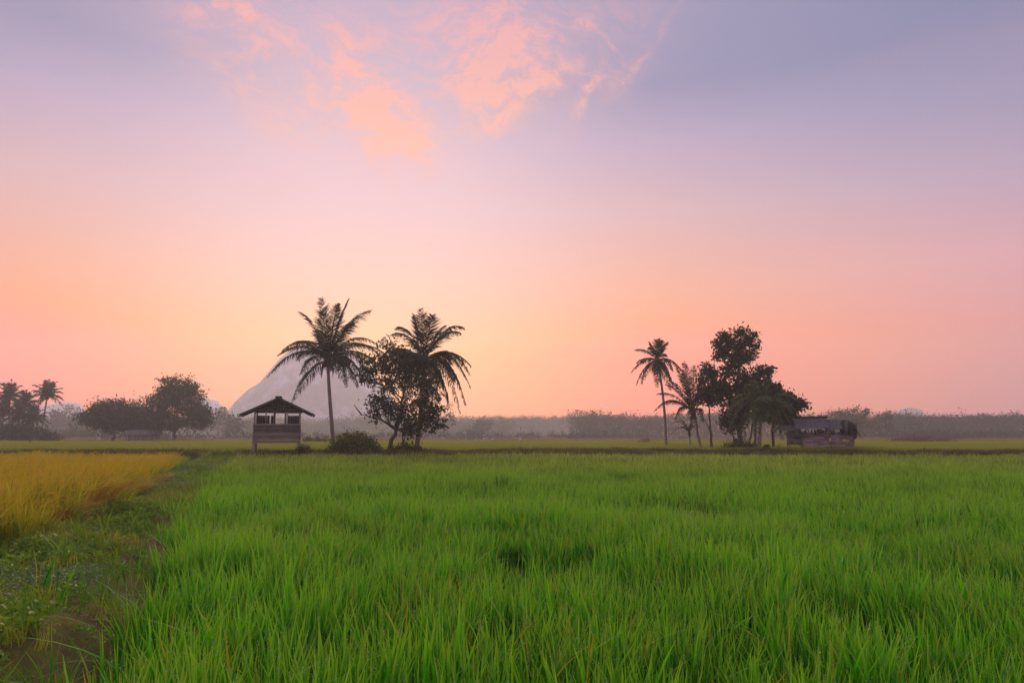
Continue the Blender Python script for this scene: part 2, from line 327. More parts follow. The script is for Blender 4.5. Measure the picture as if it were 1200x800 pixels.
# ------------------------------------------------------------------ the lie of the land
def x_green(y): return -0.9 - .38 * y                       # left edge of the green rice
def x_ripe(y): return -3.1 - .378 * y                        # right edge of the ripe rice
def sst(a, b, x): q = np.clip((np.asarray(x, float) - a) / (b - a), 0, 1); return q * q * (3 - 2 * q)
def ground_z(x, y):
    z = .40 * sst(42.6, 44.6, y) - .12 * sst(48.5, 50, y)
    return z + .10 * (value_noise(np.asarray(x) * .12 + 9, np.asarray(y) * .12, 3) - .5) * sst(42, 46, y)
def path_z(x, y):
    xc = (x_green(y) + x_ripe(y)) / 2; hw = (x_green(y) - x_ripe(y)) / 2 + .35
    e = np.clip(np.abs(x - xc) / hw, 0, 1.3)
    z = .30 * (1 - sst(.35, 1.05, e)) - .06 * sst(1.0, 1.3, e)
    z += (.26 * (value_noise(x * .9, y * .9, 5) - .5) + .13 * (value_noise(x * 2.6, y * 2.6, 6) - .5)) * (1 - sst(.8, 1.1, e))
    return z
xs = np.concatenate([np.linspace(-1250, -80, 14), np.linspace(-70, 70, 90), np.linspace(80, 1250, 14)])
ys = np.concatenate([np.linspace(-90, -5, 5), np.linspace(0, 70, 60), np.linspace(75, 200, 20), np.linspace(230, 1090, 14)])
gx, gy = np.meshgrid(xs, ys); gz = ground_z(gx, gy); nx = len(xs)
idx = np.arange(len(xs) * len(ys)).reshape(len(ys), nx)
quads = np.stack([idx[:-1, :-1], idx[:-1, 1:], idx[1:, 1:], idx[1:, :-1]], -1).reshape(-1, 4)
tag(link('ground', mesh_np('ground', np.stack([gx, gy, gz], -1).reshape(-1, 3), quads, M['ground'], smooth=True)),
    'flat damp field soil reaching to the far woods', kind='structure')
yy = np.linspace(-4, 43.5, 280); uu = np.linspace(-1.3, 1.3, 34)
hw = (x_green(yy) - x_ripe(yy)) / 2 + .35; xc = (x_green(yy) + x_ripe(yy)) / 2
px_ = xc[:, None] + uu[None] * hw[:, None]; py_ = np.repeat(yy[:, None], len(uu), 1)
idx = np.arange(px_.size).reshape(px_.shape)
quads = np.stack([idx[:-1, :-1], idx[:-1, 1:], idx[1:, 1:], idx[1:, :-1]], -1).reshape(-1, 4)
tag(link('path', mesh_np('path', np.stack([px_, py_, path_z(px_, py_)], -1).reshape(-1, 3), quads, M['path'], smooth=True)),
    'lumpy earth path between the ripe rice and the green rice', kind='structure')
# ------------------------------------------------------------------ clumps of grass and rice
def blade_strip(mb, base, az_, ht, lean, w, seg=4, curl=.3, tint=.5, mi=0, face=None):
    s = np.linspace(0, 1, seg + 1)
    d = np.array([math.cos(az_), math.sin(az_), 0])
    out = lean * s ** 2 * ht * (1 + curl * s)
    zz = ht * (s - curl * .5 * lean * s ** 3)
    P = base + d * out[:, None] + np.array([0, 0, 1]) * zz[:, None]
    fa = rng.random() * 6.28 if face is None else face
    q = np.array([-math.sin(fa), math.cos(fa), 0.0])
    ww = w * np.array([.55 + .45 * min(1, 3 * k) if k < .35 else max(.05, 1 - ((k - .35) / .65) ** 2.0) for k in s]) / 2
    V = np.concatenate([P - q * ww[:, None], P + q * ww[:, None]]); n = seg + 1
    mb.add(V, [(i, i + n, i + n + 1, i + 1) for i in range(seg)], tint, np.concatenate([s, s]), mi)
    return P
def dew(mb, P, r, mi):
    V = P + r * np.array([[1, 0, 0], [0, 1, 0], [-1, 0, 0], [0, -1, 0], [0, 0, 1], [0, 0, -1]])
    mb.add(V, [(0, 1, 4, 4), (1, 2, 4, 4), (2, 3, 4, 4), (3, 0, 4, 4)][:0] or [(0, 4, 1, 5), (1, 4, 2, 5), (2, 4, 3, 5), (3, 4, 0, 5)], mi=mi)
def rice_clump(nb, ht, w, seg, dewn=0, dryf=.03, spread=.07, lean=.32):
    mb = MB()
    for i in range(nb):
        a = rng.random() * 6.28; r = spread * math.sqrt(rng.random())
        b = np.array([r * math.cos(a), r * math.sin(a), 0])
        a2 = a + rng.normal(0, .6); hh = ht * rng.uniform(.6, 1.08); ln = abs(rng.normal(0, lean)) + .04
        big = rng.random() < .035
        if big: ln = rng.uniform(.7, 1.2)
        dry = rng.random() < dryf
        P = blade_strip(mb, b, a2, hh, ln, w * rng.uniform(.7, 1.25), seg + (2 if big and seg > 3 else 0), rng.uniform(.1, .6 if not big else 1.3), rng.random(), 1 if dry else 0)
        if dewn and rng.random() < dewn: dew(mb, P[-1], .0034, 2)
        if dewn and rng.random() < dewn * .6: dew(mb, P[-2] * .5 + P[-1] * .5, .0026, 2)
    return mb
def ripe_clump(nb, np_, ht, seg=4):
    mb = MB()
    for i in range(nb):
        a = rng.random() * 6.28; r = .10 * math.sqrt(rng.random()); b = np.array([r * math.cos(a), r * math.sin(a), 0])
        blade_strip(mb, b, rng.normal(.2, .9), ht * rng.uniform(.55, 1.0), abs(rng.normal(.12, .22)), .024 * rng.uniform(.7, 1.3), seg, rng.uniform(.1, .7), rng.random(), 0)
    for i in range(np_):
        a = rng.random() * 6.28; r = .09 * math.sqrt(rng.random()); b = np.array([r * math.cos(a), r * math.sin(a), 0])
        az_ = rng.normal(.3, 1.1); hh = ht * rng.uniform(.6, .85); s = np.linspace(0, 1, 9)
        d = np.array([math.cos(az_), math.sin(az_), 0]); L = rng.uniform(.14, .24)
        stem = b + np.outer(s, [0, 0, hh]) + np.outer(s ** 2 * .06, d)
        arc = stem[-1] + np.outer(np.sin(s * 1.7) * L * .8, d) + np.outer((np.sin(s * 2.6) * .35 - s ** 2 * .8) * L, [0, 0, 1])
        tt = rng.random(); q = np.array([-d[1], d[0], 0]) * .002
        for k in range(0, 8, 2): mb.add([stem[k] - q, stem[k] + q, stem[k + 2 if k < 6 else 8] + q, stem[k + 2 if k < 6 else 8] - q], [(0, 1, 2, 3)], tt, .3, 0)
        for k in range(8):                                  # grains along the nodding ear
            for sgn in (-1, 1):
                p = arc[k]; e = (arc[k + 1] - p) * .9 + sgn * q * 4.5; w_ = np.array([0, 0, .0055]) + q * sgn
                mb.add([p, p + e * .5 + w_, p + e + sgn * q, p + e * .5 - w_], [(0, 1, 2, 3)], tt, .9, 1)
    return mb
def weed_clump(n, r, ls, ht, round_=False):
    mb = MB()
    for i in range(n):
        a = rng.random() * 6.28; q = r * math.sqrt(rng.random()); z = ht * rng.random() ** .7 * (1 - .5 * q / r)
        c = np.array([q * math.cos(a), q * math.sin(a), z]); d = rng.normal(0, 1, 3); d[2] = abs(d[2]) * .5; d /= np.linalg.norm(d)
        n_ = np.cross(d, rng.normal(0, 1, 3)); n_ /= np.linalg.norm(n_); l = ls * rng.uniform(.6, 1.4); w_ = l * (.36 if round_ else .22)
        mb.add([c, c + d * l * .55 + n_ * w_, c + d * l + np.array([0, 0, -l * .15]), c + d * l * .55 - n_ * w_], [(0, 1, 2, 3)], rng.random(), .3)
    return mb
def tuft(n, ht, w, r, lean=.6, seg=3):
    mb = MB()
    for i in range(n):
        a = rng.random() * 6.28; q = r * math.sqrt(rng.random())
        blade_strip(mb, np.array([q * math.cos(a), q * math.sin(a), 0]), rng.random() * 6.28, ht * rng.uniform(.4, 1.1), abs(rng.normal(0, lean)), w * rng.uniform(.7, 1.3), seg, rng.uniform(.2, .9), rng.random(), 0)
    return mb
def source(cname, items):
    c = bpy.data.collections.new(cname)                     # not linked to the scene: only the scatter reads it
    for i, (mb, mats) in enumerate(items):
        c.objects.link(bpy.data.objects.new(f'{cname}_{i:02d}', mb.mesh(f'{cname}_{i:02d}', mats)))
    return c
def scatter(name, label, P, coll, nvar, scl, kindidx=None, tilt=.10, extra=None):
    P = np.asarray(P, np.float32); n = len(P)
    me = bpy.data.meshes.new(name); me.vertices.add(n); me.vertices.foreach_set('co', P.ravel()); me.update()
    rot = np.stack([rng.normal(0, tilt, n), rng.normal(0, tilt, n), rng.random(n) * 6.283], 1).astype(np.float32)
    if extra is not None: rot[:, 2] = extra
    a = me.attributes.new('rot', 'FLOAT_VECTOR', 'POINT'); a.data.foreach_set('vector', rot.ravel())
    a = me.attributes.new('scl', 'FLOAT', 'POINT'); a.data.foreach_set('value', np.asarray(scl, np.float32))
    a = me.attributes.new('var', 'INT', 'POINT'); a.data.foreach_set('value', (rng.integers(0, nvar, n) if kindidx is None else np.asarray(kindidx)).astype(np.int32))
    o = link(name, me)
    g = bpy.data.node_groups.new(name + '_scatter', 'GeometryNodeTree')
    g.interface.new_socket('Geometry', in_out='INPUT', socket_type='NodeSocketGeometry'); g.interface.new_socket('Geometry', in_out='OUTPUT', socket_type='NodeSocketGeometry')
    N = g.nodes; gi = N.new('NodeGroupInput'); go = N.new('NodeGroupOutput'); ip = N.new('GeometryNodeInstanceOnPoints')
    ci = N.new('GeometryNodeCollectionInfo'); ci.inputs[0].default_value = coll; ci.inputs[1].default_value = True; ci.inputs[2].default_value = True
    def at(nm, dt):
        q = N.new('GeometryNodeInputNamedAttribute'); q.data_type = dt; q.inputs[0].default_value = nm
        return [s for s in q.outputs if s.enabled][0]
    L = g.links; L.new(gi.outputs[0], ip.inputs['Points']); L.new(ci.outputs[0], ip.inputs['Instance']); ip.inputs['Pick Instance'].default_value = True
    L.new(at('var', 'INT'), ip.inputs['Instance Index']); L.new(at('rot', 'FLOAT_VECTOR'), ip.inputs['Rotation']); L.new(at('scl', 'FLOAT'), ip.inputs['Scale'])
    L.new(ip.outputs[0], go.inputs[0])
    md = o.modifiers.new('scatter', 'NODES'); md.node_group = g
    return tag(o, label, kind='stuff')
def jgrid(x0, x1, y0, y1, sp, j=.35):
    gx, gy = np.meshgrid(np.arange(x0, x1, sp), np.arange(y0, y1, sp)); x = gx.ravel() + rng.uniform(-j, j, gx.size) * sp; y = gy.ravel() + rng.uniform(-j, j, gx.size) * sp
    return x, y
def inview(x, y, m=2.5): return (np.abs(x) < .76 * y + m)
RM = [M['rice'], M['rice_dry'], M['dew']]
near_c = source('rice_near', [(rice_clump(21, .60, .0175, 5, .34, .012, .085, .13), RM) for _ in range(8)])
mid_c = source('rice_mid', [(rice_clump(12, .60, .026, 3, .10, .01, .09, .12), [M['rice_mid'], M['rice_dry'], M['dew']]) for _ in range(6)])
far_c = source('rice_far', [(rice_clump(8, .60, .050, 2, 0, .01, .11, .12), [M['rice_mid'], M['rice_dry'], M['dew']]) for _ in range(5)])
def rice_scale(x, y, s0): return s0 * (.76 + .30 * value_noise(x * .45, y * .45, 11) + .34 * (value_noise(x * 2.1, y * 2.1, 12) - .5)) * rng.uniform(.80, 1.2, len(x))
x, y = jgrid(-12, 14, .9, 11, .145, .5)
k = (x > x_green(y) + .05 + .35 * (y < 6.5) + .8 * (value_noise(y * 1.1, x * .8, 8) - .5)) & inview(x, y, 3) & (np.hypot(x, y) > .9)
gap = value_noise(x * .8 + 3, y * .8, 14) + .35 * value_noise(x * 2.3, y * 2.3, 15); k &= (gap < 1.02)
x, y = x[k], y[k]
scatter('green_rice', 'tall fresh green rice with dew on its tips', np.stack([x, y, np.zeros_like(x)], 1), near_c, 8, rice_scale(x, y, 1.0))
x, y = jgrid(-22, 34, 11, 25, .17, .5)
k = (x > x_green(y) + .8 * (value_noise(y * .8, x * .8, 8) - .5)) & inview(x, y, 3); x, y = x[k], y[k]
scatter('green_rice', 'dense green rice in the middle of the paddy', np.stack([x, y, np.zeros_like(x)], 1), mid_c, 6, rice_scale(x, y, 1.0))
x, y = jgrid(-22, 40, 25, 42.6, .23, .5)
k = (x > x_green(y)) & inview(x, y, 3); x, y = x[k], y[k]
scatter('green_rice', 'green rice at the far end of the paddy below the hut', np.stack([x, y, np.zeros_like(x)], 1), far_c, 5, rice_scale(x, y, .98))
# stray shoots on the bare soil at the lower left
x = rng.uniform(-5.2, -1.2, 80); y = rng.uniform(2.4, 7.5, 80); k = (x < x_green(y) + .1) & (x > x_green(y) - 1.0); x, y = x[k], y[k]
stray = source('rice_stray', [(rice_clump(5, .50, .011, 5, .25, .1, .05, .2), RM) for _ in range(5)])
scatter('stray_rice', 'thin rice shoots straying onto the bare path edge', np.stack([x, y, path_z(x, y)], 1), stray, 5, rng.uniform(.6, 1.1, len(x)))
# ripe rice
ripe_c = source('ripe_rice', [(ripe_clump(18, 6, .92), [M['ripe'], M['panicle']]) for _ in range(7)])
x, y = jgrid(-40, -5, 5, 31, .23)
k = (x < x_ripe(y) - .1 + 1.3 * (value_noise(y * .9, x * .9 + 2, 21) - .5)) & (x > -.76 * y - 3); x, y = x[k], y[k]
scatter('ripe_rice', 'ripening golden rice left of the path', np.stack([x, y, np.zeros_like(x)], 1), ripe_c, 7, (.86 + .26 * value_noise(x * .7, y * .7, 22)) * rng.uniform(.78, 1.2, len(x)), extra=rng.normal(0, .7, len(x)), tilt=.14)
# crops on the next terraces
strip_c = source('crop', [(rice_clump(34, .58, .035, 2, 0, 0, .36, .25), [M['strip'], M['strip'], M['strip']]) for _ in range(5)])
pts = []
for (y0, y1, sp) in ((51, 72, .42), (73.5, 112, .62)):
    x, y = jgrid(-92, 92, y0, y1, sp); k = inview(x, y, 4); pts.append(np.stack([x[k], y[k], ground_z(x[k], y[k])], 1))
x, y = jgrid(-36, x_ripe(35) - 1, 33, 41.5, .42); k = inview(x, y, 4) & (x < x_ripe(y) - .8); pts.append(np.stack([x[k], y[k], 0 * x[k]], 1))
P = np.concatenate(pts)
scatter('yellow_green_crop', 'yellow green rice strips beyond the bank', P, strip_c, 5, .72 + .5 * value_noise(P[:, 0] * .08, P[:, 1] * .3, 31))
# grassy bank
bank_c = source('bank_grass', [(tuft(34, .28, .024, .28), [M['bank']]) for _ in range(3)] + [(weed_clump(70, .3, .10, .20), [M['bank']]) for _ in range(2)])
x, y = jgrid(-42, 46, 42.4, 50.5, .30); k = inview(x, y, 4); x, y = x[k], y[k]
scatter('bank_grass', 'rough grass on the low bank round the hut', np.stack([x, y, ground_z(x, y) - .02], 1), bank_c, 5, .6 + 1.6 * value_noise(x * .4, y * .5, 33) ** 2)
band_c = source('bank_weed', [(tuft(34, .44, .035, .24, .4), [M['bank']]) for _ in range(3)] + [(weed_clump(60, .25, .12, .36), [M['bank']])])  # dark tufts put in for the shade on the bund sides
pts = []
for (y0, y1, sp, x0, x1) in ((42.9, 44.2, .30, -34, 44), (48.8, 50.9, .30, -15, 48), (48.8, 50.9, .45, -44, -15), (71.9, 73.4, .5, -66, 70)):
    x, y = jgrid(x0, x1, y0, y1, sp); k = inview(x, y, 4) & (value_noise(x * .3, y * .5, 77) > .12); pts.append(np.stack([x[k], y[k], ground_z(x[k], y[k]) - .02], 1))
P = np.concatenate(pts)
scatter('bank_shade_weeds', 'dark weed tufts standing in for shade on the sides of the field banks', P, band_c, 4, .6 + .7 * value_noise(P[:, 0] * .5, P[:, 1], 78))
x, y = jgrid(-150, 150, 113, 165, 1.3); k = inview(x, y, 5); x, y = x[k], y[k]
reed_c = source('reed', [(tuft(30, 1.0, .06, .8, .35, 2), [M['reed']]) for _ in range(4)])
scatter('tall_grass', 'pale tall grass in front of the far woods', np.stack([x, y, ground_z(x, y)], 1), reed_c, 4, .35 + 1.1 * value_noise(x * .12, y * .2, 35) ** 2)
# ground cover on the path
cov = source('path_cover', [(tuft(34, .13, .006, .12), [M['grass_short']]), (tuft(30, .10, .006, .13), [M['grass_short']]), (weed_clump(110, .16, .030, .10), [M['weed']]), (weed_clump(90, .15, .038, .08, True), [M['weed']]),
                            (weed_clump(120, .17, .035, .09), [M['weed_pale']]), (tuft(26, .12, .005, .15, 1.1), [M['weed_pale']]), (tuft(18, .12, .004, .16, 1.5), [M['straw']]), (tuft(20, .30, .008, .06, .5, 4), [M['weed']])])
x, y = jgrid(-20, 0, 2.0, 43, .10, .5)
k = (x < x_green(y) + .15) & (x > x_ripe(y) - .25) & (x > -.76 * y - 2.5); x, y = x[k], y[k]
e1 = value_noise(x * .9 + 5, y * .9, 41); e2 = value_noise(x * 1.4, y * 1.4 + 7, 42); u = rng.random(len(x))
vi = np.where(e1 > .76, np.where(u < .55, 4, np.where(u < .8, 5, 6)), np.where(e2 > .52, np.where(u < .45, 0, np.where(u < .70, 1, np.where(u < .86, 6, 2))), np.where(u < .42, 2, np.where(u < .62, 3, np.where(u < .82, 0, np.where(u < .93, 6, 7))))))
k = (value_noise(x * 1.1 + 2, y * 1.1 + 2, 43) > .32) | (u < .2)
edge = np.abs(x - x_green(y)) < .55; k &= ~(edge & (u < .6) & (y < 14))
x, y, vi = x[k], y[k], vi[k]
scatter('path_weeds', 'low weeds and short grass matted over the path', np.stack([x, y, path_z(x, y) - .01], 1), cov, 8, rng.uniform(.6, 1.5, len(x)), vi, tilt=.25)
x = rng.uniform(-14, -2.5, 900); y = rng.uniform(3.5, 28, 900); k = (x < x_green(y)) & (x > x_ripe(y)); x, y = x[k], y[k]
tall_c = source('tall_path_grass', [(tuft(16, .40, .010, .06, .45, 5), [M['weed']]) for _ in range(3)] + [(tuft(14, .34, .009, .07, .6, 5), [M['grass_short']])])
scatter('tall_path_grass', 'scattered taller grass tufts standing on the path', np.stack([x, y, path_z(x, y) - .01], 1), tall_c, 4, rng.uniform(.5, 1.2, len(x)))
# bent clump of dry rice at the edge of the ripe field
for cx, cy, sz, lab in ((XX(78, 12.2), 12.2, 1.0, 'largest rust coloured clump of bent dry rice arching over the path edge'), (XX(30, 11.0), 11.0, .8, 'rust coloured clump of bent rice nearest the left border of the photo'),
                        (XX(118, 15.5), 15.5, .75, 'small bent rust coloured rice clump beyond the largest one'), (XX(150, 19.5), 19.5, .7, 'farthest bent rust coloured rice clump on the edge of the path')):
    mb = MB(); sz *= 1.15
    for i in range(150):
        b = np.array([rng.normal(0, .16), rng.normal(0, .16), 0]) * sz; blade_strip(mb, b, rng.normal(-.1, .5), rng.uniform(.45, .8) * sz, rng.uniform(.5, 1.1), .016, 7, rng.uniform(.5, 1.1), rng.random(), 0 if rng.random() < .6 else 1, face=None)
    o = link('rice_clump', mb.mesh('rice_clump', [M['rust'], M['ripe']]), loc=(cx + .7, cy, float(path_z(np.array(cx + .7), np.array(cy))) - .02)); tag(o, lab, 'rice plant', 'bent dry rice clumps at the edge of the ripe field')
# ------------------------------------------------------------------ hills
def hill(name, label, prof, Y, depth, seed, rough=4.0):
    "solid hill: silhouette profile in px at distance Y, swept round into a ridge with real depth"
    prof = np.array(prof, float); n = 150; pxs = np.linspace(prof[0, 0], prof[-1, 0], n); pys = np.interp(pxs, prof[:, 0], prof[:, 1])
    T = np.array([W(a, b, Y) for a, b in zip(pxs, pys)]); m = 41; v = np.linspace(-1, 1, m)
    xs = np.repeat(T[:, 0][:, None], m, 1); hz = np.maximum(T[:, 2], 0)[:, None] * np.sqrt(np.clip(1 - np.abs(v) ** 2.2, 0, 1))[None]
    ys = Y + v[None] * depth * (.35 + .65 * (np.maximum(T[:, 2], 0) / T[:, 2].max()) ** .5)[:, None]
    nz = sum((value_noise(xs * .02 * 2 ** k + seed, ys * .02 * 2 ** k, seed + k) - .5) / 2 ** k for k in range(5))
    hz = hz * (1 + .10 * nz * (np.abs(v)[None] > .02)) + nz * rough * (hz > 1) * .5; ys = ys + nz * 30 * (1 - np.abs(v))[None]
    hz = np.where(np.abs(v)[None] > .985, -2, hz)
    idx = np.arange(xs.size).reshape(xs.shape); q = np.stack([idx[:-1, :-1], idx[1:, :-1], idx[1:, 1:], idx[:-1, 1:]], -1).reshape(-1, 4)
    return tag(link(name, mesh_np(name, np.stack([xs, ys, hz], -1).reshape(-1, 3), q, M['hill'], smooth=True)), label, kind='structure')
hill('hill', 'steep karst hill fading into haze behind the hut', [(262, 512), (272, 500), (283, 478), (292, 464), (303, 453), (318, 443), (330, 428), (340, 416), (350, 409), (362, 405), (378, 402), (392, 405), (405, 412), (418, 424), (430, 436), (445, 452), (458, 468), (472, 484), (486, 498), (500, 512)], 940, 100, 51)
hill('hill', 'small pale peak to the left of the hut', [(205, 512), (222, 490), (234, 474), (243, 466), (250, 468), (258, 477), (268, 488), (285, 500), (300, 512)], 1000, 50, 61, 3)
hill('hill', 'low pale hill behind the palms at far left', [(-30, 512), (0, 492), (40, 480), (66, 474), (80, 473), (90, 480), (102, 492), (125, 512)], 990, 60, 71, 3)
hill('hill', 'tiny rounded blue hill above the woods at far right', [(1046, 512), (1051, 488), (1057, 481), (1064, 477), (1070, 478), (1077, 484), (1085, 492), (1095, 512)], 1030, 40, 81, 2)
# ------------------------------------------------------------------ trees
def leaves(mb, C, n, rad, size, flat=1.0, mi=0):
    "n leaves scattered round each centre"
    C = np.repeat(np.asarray(C), n, 0); N = len(C)
    P = C + rng.normal(0, 1, (N, 3)) * rad * np.repeat(rng.uniform(.55, 1.5, N // n), n)[:, None] * np.array([1, 1, .8]); d = rng.normal(0, 1, (N, 3)); d[:, 2] -= .35; d /= np.linalg.norm(d, axis=1)[:, None]
    q = np.cross(d, rng.normal(0, 1, (N, 3))); q /= np.linalg.norm(q, axis=1)[:, None]; l = size * rng.uniform(.45, 1.6, N)[:, None]
    V = np.stack([P - d * l * .5, P + q * l * .26, P + d * l * .5, P - q * l * .26], 1).reshape(-1, 3)
    mb.add(V, np.arange(N * 4).reshape(-1, 4), np.repeat(rng.random(N) * .6 + np.repeat(rng.random(N // n), n) * .4, 4), 0, mi)
def tree(label, base, trunk, tr, blobs, leaf, matl, cat='tree', name='broadleaf_tree', group=None, nleaf=16, cl_r=.28, tips=1.0, extra_limbs=(), th=None, shell=.55, twig=.012):
    """base: world point; trunk: world points; blobs: (centre, (rx, ry, rz), number of twig ends)"""
    base = np.asarray(base, float); th = thing(name, label, cat, base, group=group) if th is None else th
    T = np.asarray(trunk, float) - base
    s = np.linspace(0, 1, len(T)); ss = np.linspace(0, 1, 14); TP = np.stack([np.interp(ss, s, T[:, i]) for i in range(3)], 1)
    for _ in range(3): TP[1:-1] = (TP[:-2] + 2 * TP[1:-1] + TP[2:]) / 4
    TP[1:-1, :2] += rng.normal(0, tr * .25, (12, 2))
    mb = MB(); rr = tr * (1 - .72 * ss); rr[0] *= 1.45; rr[1] *= 1.1; mb.tube(TP, rr, 9)
    lm = MB(); cr = MB(); TC = []
    for (c, rad, nt) in blobs:
        c = np.asarray(c, float) - base; rad = np.asarray(rad, float)
        j = int(np.argmin(np.linalg.norm(TP - (c - np.array([0, 0, np.linalg.norm(c - TP[-1]) * .6])), axis=1))); j = max(j, 5); p0 = TP[j]
        mid = (p0 + c) / 2 + rng.normal(0, .12, 3) * np.linalg.norm(c - p0) + np.array([0, 0, .08]) * np.linalg.norm(c - p0)
        B = bez(p0, mid, c, 9); B[1:-1] += rng.normal(0, .03, (7, 3)) * np.linalg.norm(c - p0)
        r0 = min(rr[j] * .75, .028 * (np.linalg.norm(c - p0) + np.mean(rad)) + .02); lm.tube(B, np.linspace(r0, r0 * .45, 9), 6)
        nt = max(3, int(nt * tips)); d = rng.normal(0, 1, (nt, 3)); d /= np.linalg.norm(d, axis=1)[:, None]
        rad_ = (rng.random(nt) * (1 - shell ** 3) + shell ** 3) ** (1 / 3.0) * rng.uniform(.72, 1.08, nt); E = c + d * rad_[:, None] * rad
        for i in range(2 + nt // 22):                       # ragged outer sprays
            dd_ = rng.normal(0, 1, 3); dd_ /= np.linalg.norm(dd_); dd_[2] = abs(dd_[2]) * (1 if rng.random() < .7 else -1); m_ = max(2, nt // 12)
            E = np.concatenate([E, c + dd_ * rad * rng.uniform(.80, .98) + rng.normal(0, .15, (m_, 3)) * np.mean(rad)])
        for e in E[: max(3, nt // 2)]:
            k = rng.integers(3, 9); p = B[k]; L_ = np.linalg.norm(e - p)
            lm.tube(bez(p, (p + e) / 2 + rng.normal(0, .1, 3) * L_, e, 5), np.linspace(twig * 2, twig * .6, 5) if L_ < 1 else np.linspace(twig * 3, twig * .7, 5), 4)
        TC.append(E)
    for (a, b_) in extra_limbs:
        a = np.asarray(a, float) - base; b_ = np.asarray(b_, float) - base; L_ = np.linalg.norm(a - b_)
        em = MB(); em.tube(bez(a, (a + b_) / 2 + rng.normal(0, .08, 3) * L_, b_, 7), np.linspace(tr * .4, tr * .12, 7), 5); link('side_stem', em.mesh('side_stem', M['bark'], True), th)
    leaves(cr, np.concatenate(TC), nleaf, cl_r, leaf)
    link('trunk', mb.mesh('trunk', M['bark'], True), th); link('limbs', lm.mesh('limbs', M['bark'], True), th)
    tag(link('crown', cr.mesh('crown', matl), th), kind='stuff'); return th
def blob_px(px, py, Y, rx, ry, n, dy=0.0, rz=None):
    k = Y / F; return (W(px, py, Y + dy) , (rx * k, (rx if rz is None else rz) * k, ry * k), n)
# --- palms
def frond(base, ctrl, tip, ll=.75, n=44, droop=.55, wid=.045):
    P = bez(base, ctrl, tip, 13); mb = MB(); L = np.sum(np.linalg.norm(np.diff(P, axis=0), axis=1))
    mb.tube(P, np.linspace(.045, .008, 13), 4, .2)
    s = np.linspace(.10, .995, n); Pi = np.stack([np.interp(s * 12, np.arange(13), P[:, i]) for i in range(3)], 1)
    T = np.gradient(P, axis=0); Ti = np.stack([np.interp(s * 12, np.arange(13), T[:, i]) for i in range(3)], 1); Ti /= np.linalg.norm(Ti, axis=1)[:, None]
    up = np.array([0, 0, 1.0])
    sd = np.cross(Ti, up); nn = np.linalg.norm(sd, axis=1)[:, None]; sd = np.where(nn > .25, sd / (nn + 1e-6), 0)
    ref = np.cross((tip - base) / (np.linalg.norm(tip - base) + 1e-6), np.array([.3, 1, .2])); ref /= np.linalg.norm(ref) + 1e-6
    sd = np.where(nn > .25, sd, ref); sd = sd / (np.linalg.norm(sd, axis=1)[:, None] + 1e-6)
    prof = np.clip(np.sin(np.pi * (.12 + .86 * s) ** .75), .16, 1) ** .7
    for sgn in (-1, 1):
        l = (ll * prof * rng.uniform(.45, 1.15, n) * (rng.random(n) > .10))[:, None]
        k1 = rng.uniform(.75, 1.15, n)[:, None]; dr = droop * rng.uniform(.6, 1.4, n)[:, None] * (1 - .85 * np.clip(Ti[:, 2:3], 0, 1))
        d1 = sd * sgn * k1 * 1.15 + Ti * .5 + up * .10 - up * dr * .5; d1 /= np.linalg.norm(d1, axis=1)[:, None]
        d2 = sd * sgn * .45 + Ti * .45 - up * dr * 1.6 - up * .15 * (1 - np.clip(Ti[:, 2:3], 0, 1)); d2 /= np.linalg.norm(d2, axis=1)[:, None]
        a = Pi; b = a + d1 * l * .5; c = b + d2 * l * .5
        w = np.cross(d1, rng.normal(0, 1, (n, 3))); w /= np.linalg.norm(w, axis=1)[:, None] + 1e-6; w = w * wid / 2
        V = np.stack([a - w * .6, a + w * .6, b + w, b - w, c + w * .12, c - w * .12], 1).reshape(-1, 3); q = np.arange(n)[:, None] * 6
        mb.add(V, np.concatenate([q + [[0, 1, 2, 3]], q + [[3, 2, 4, 5]]]), np.repeat(rng.random(n), 6), .4)
    return mb
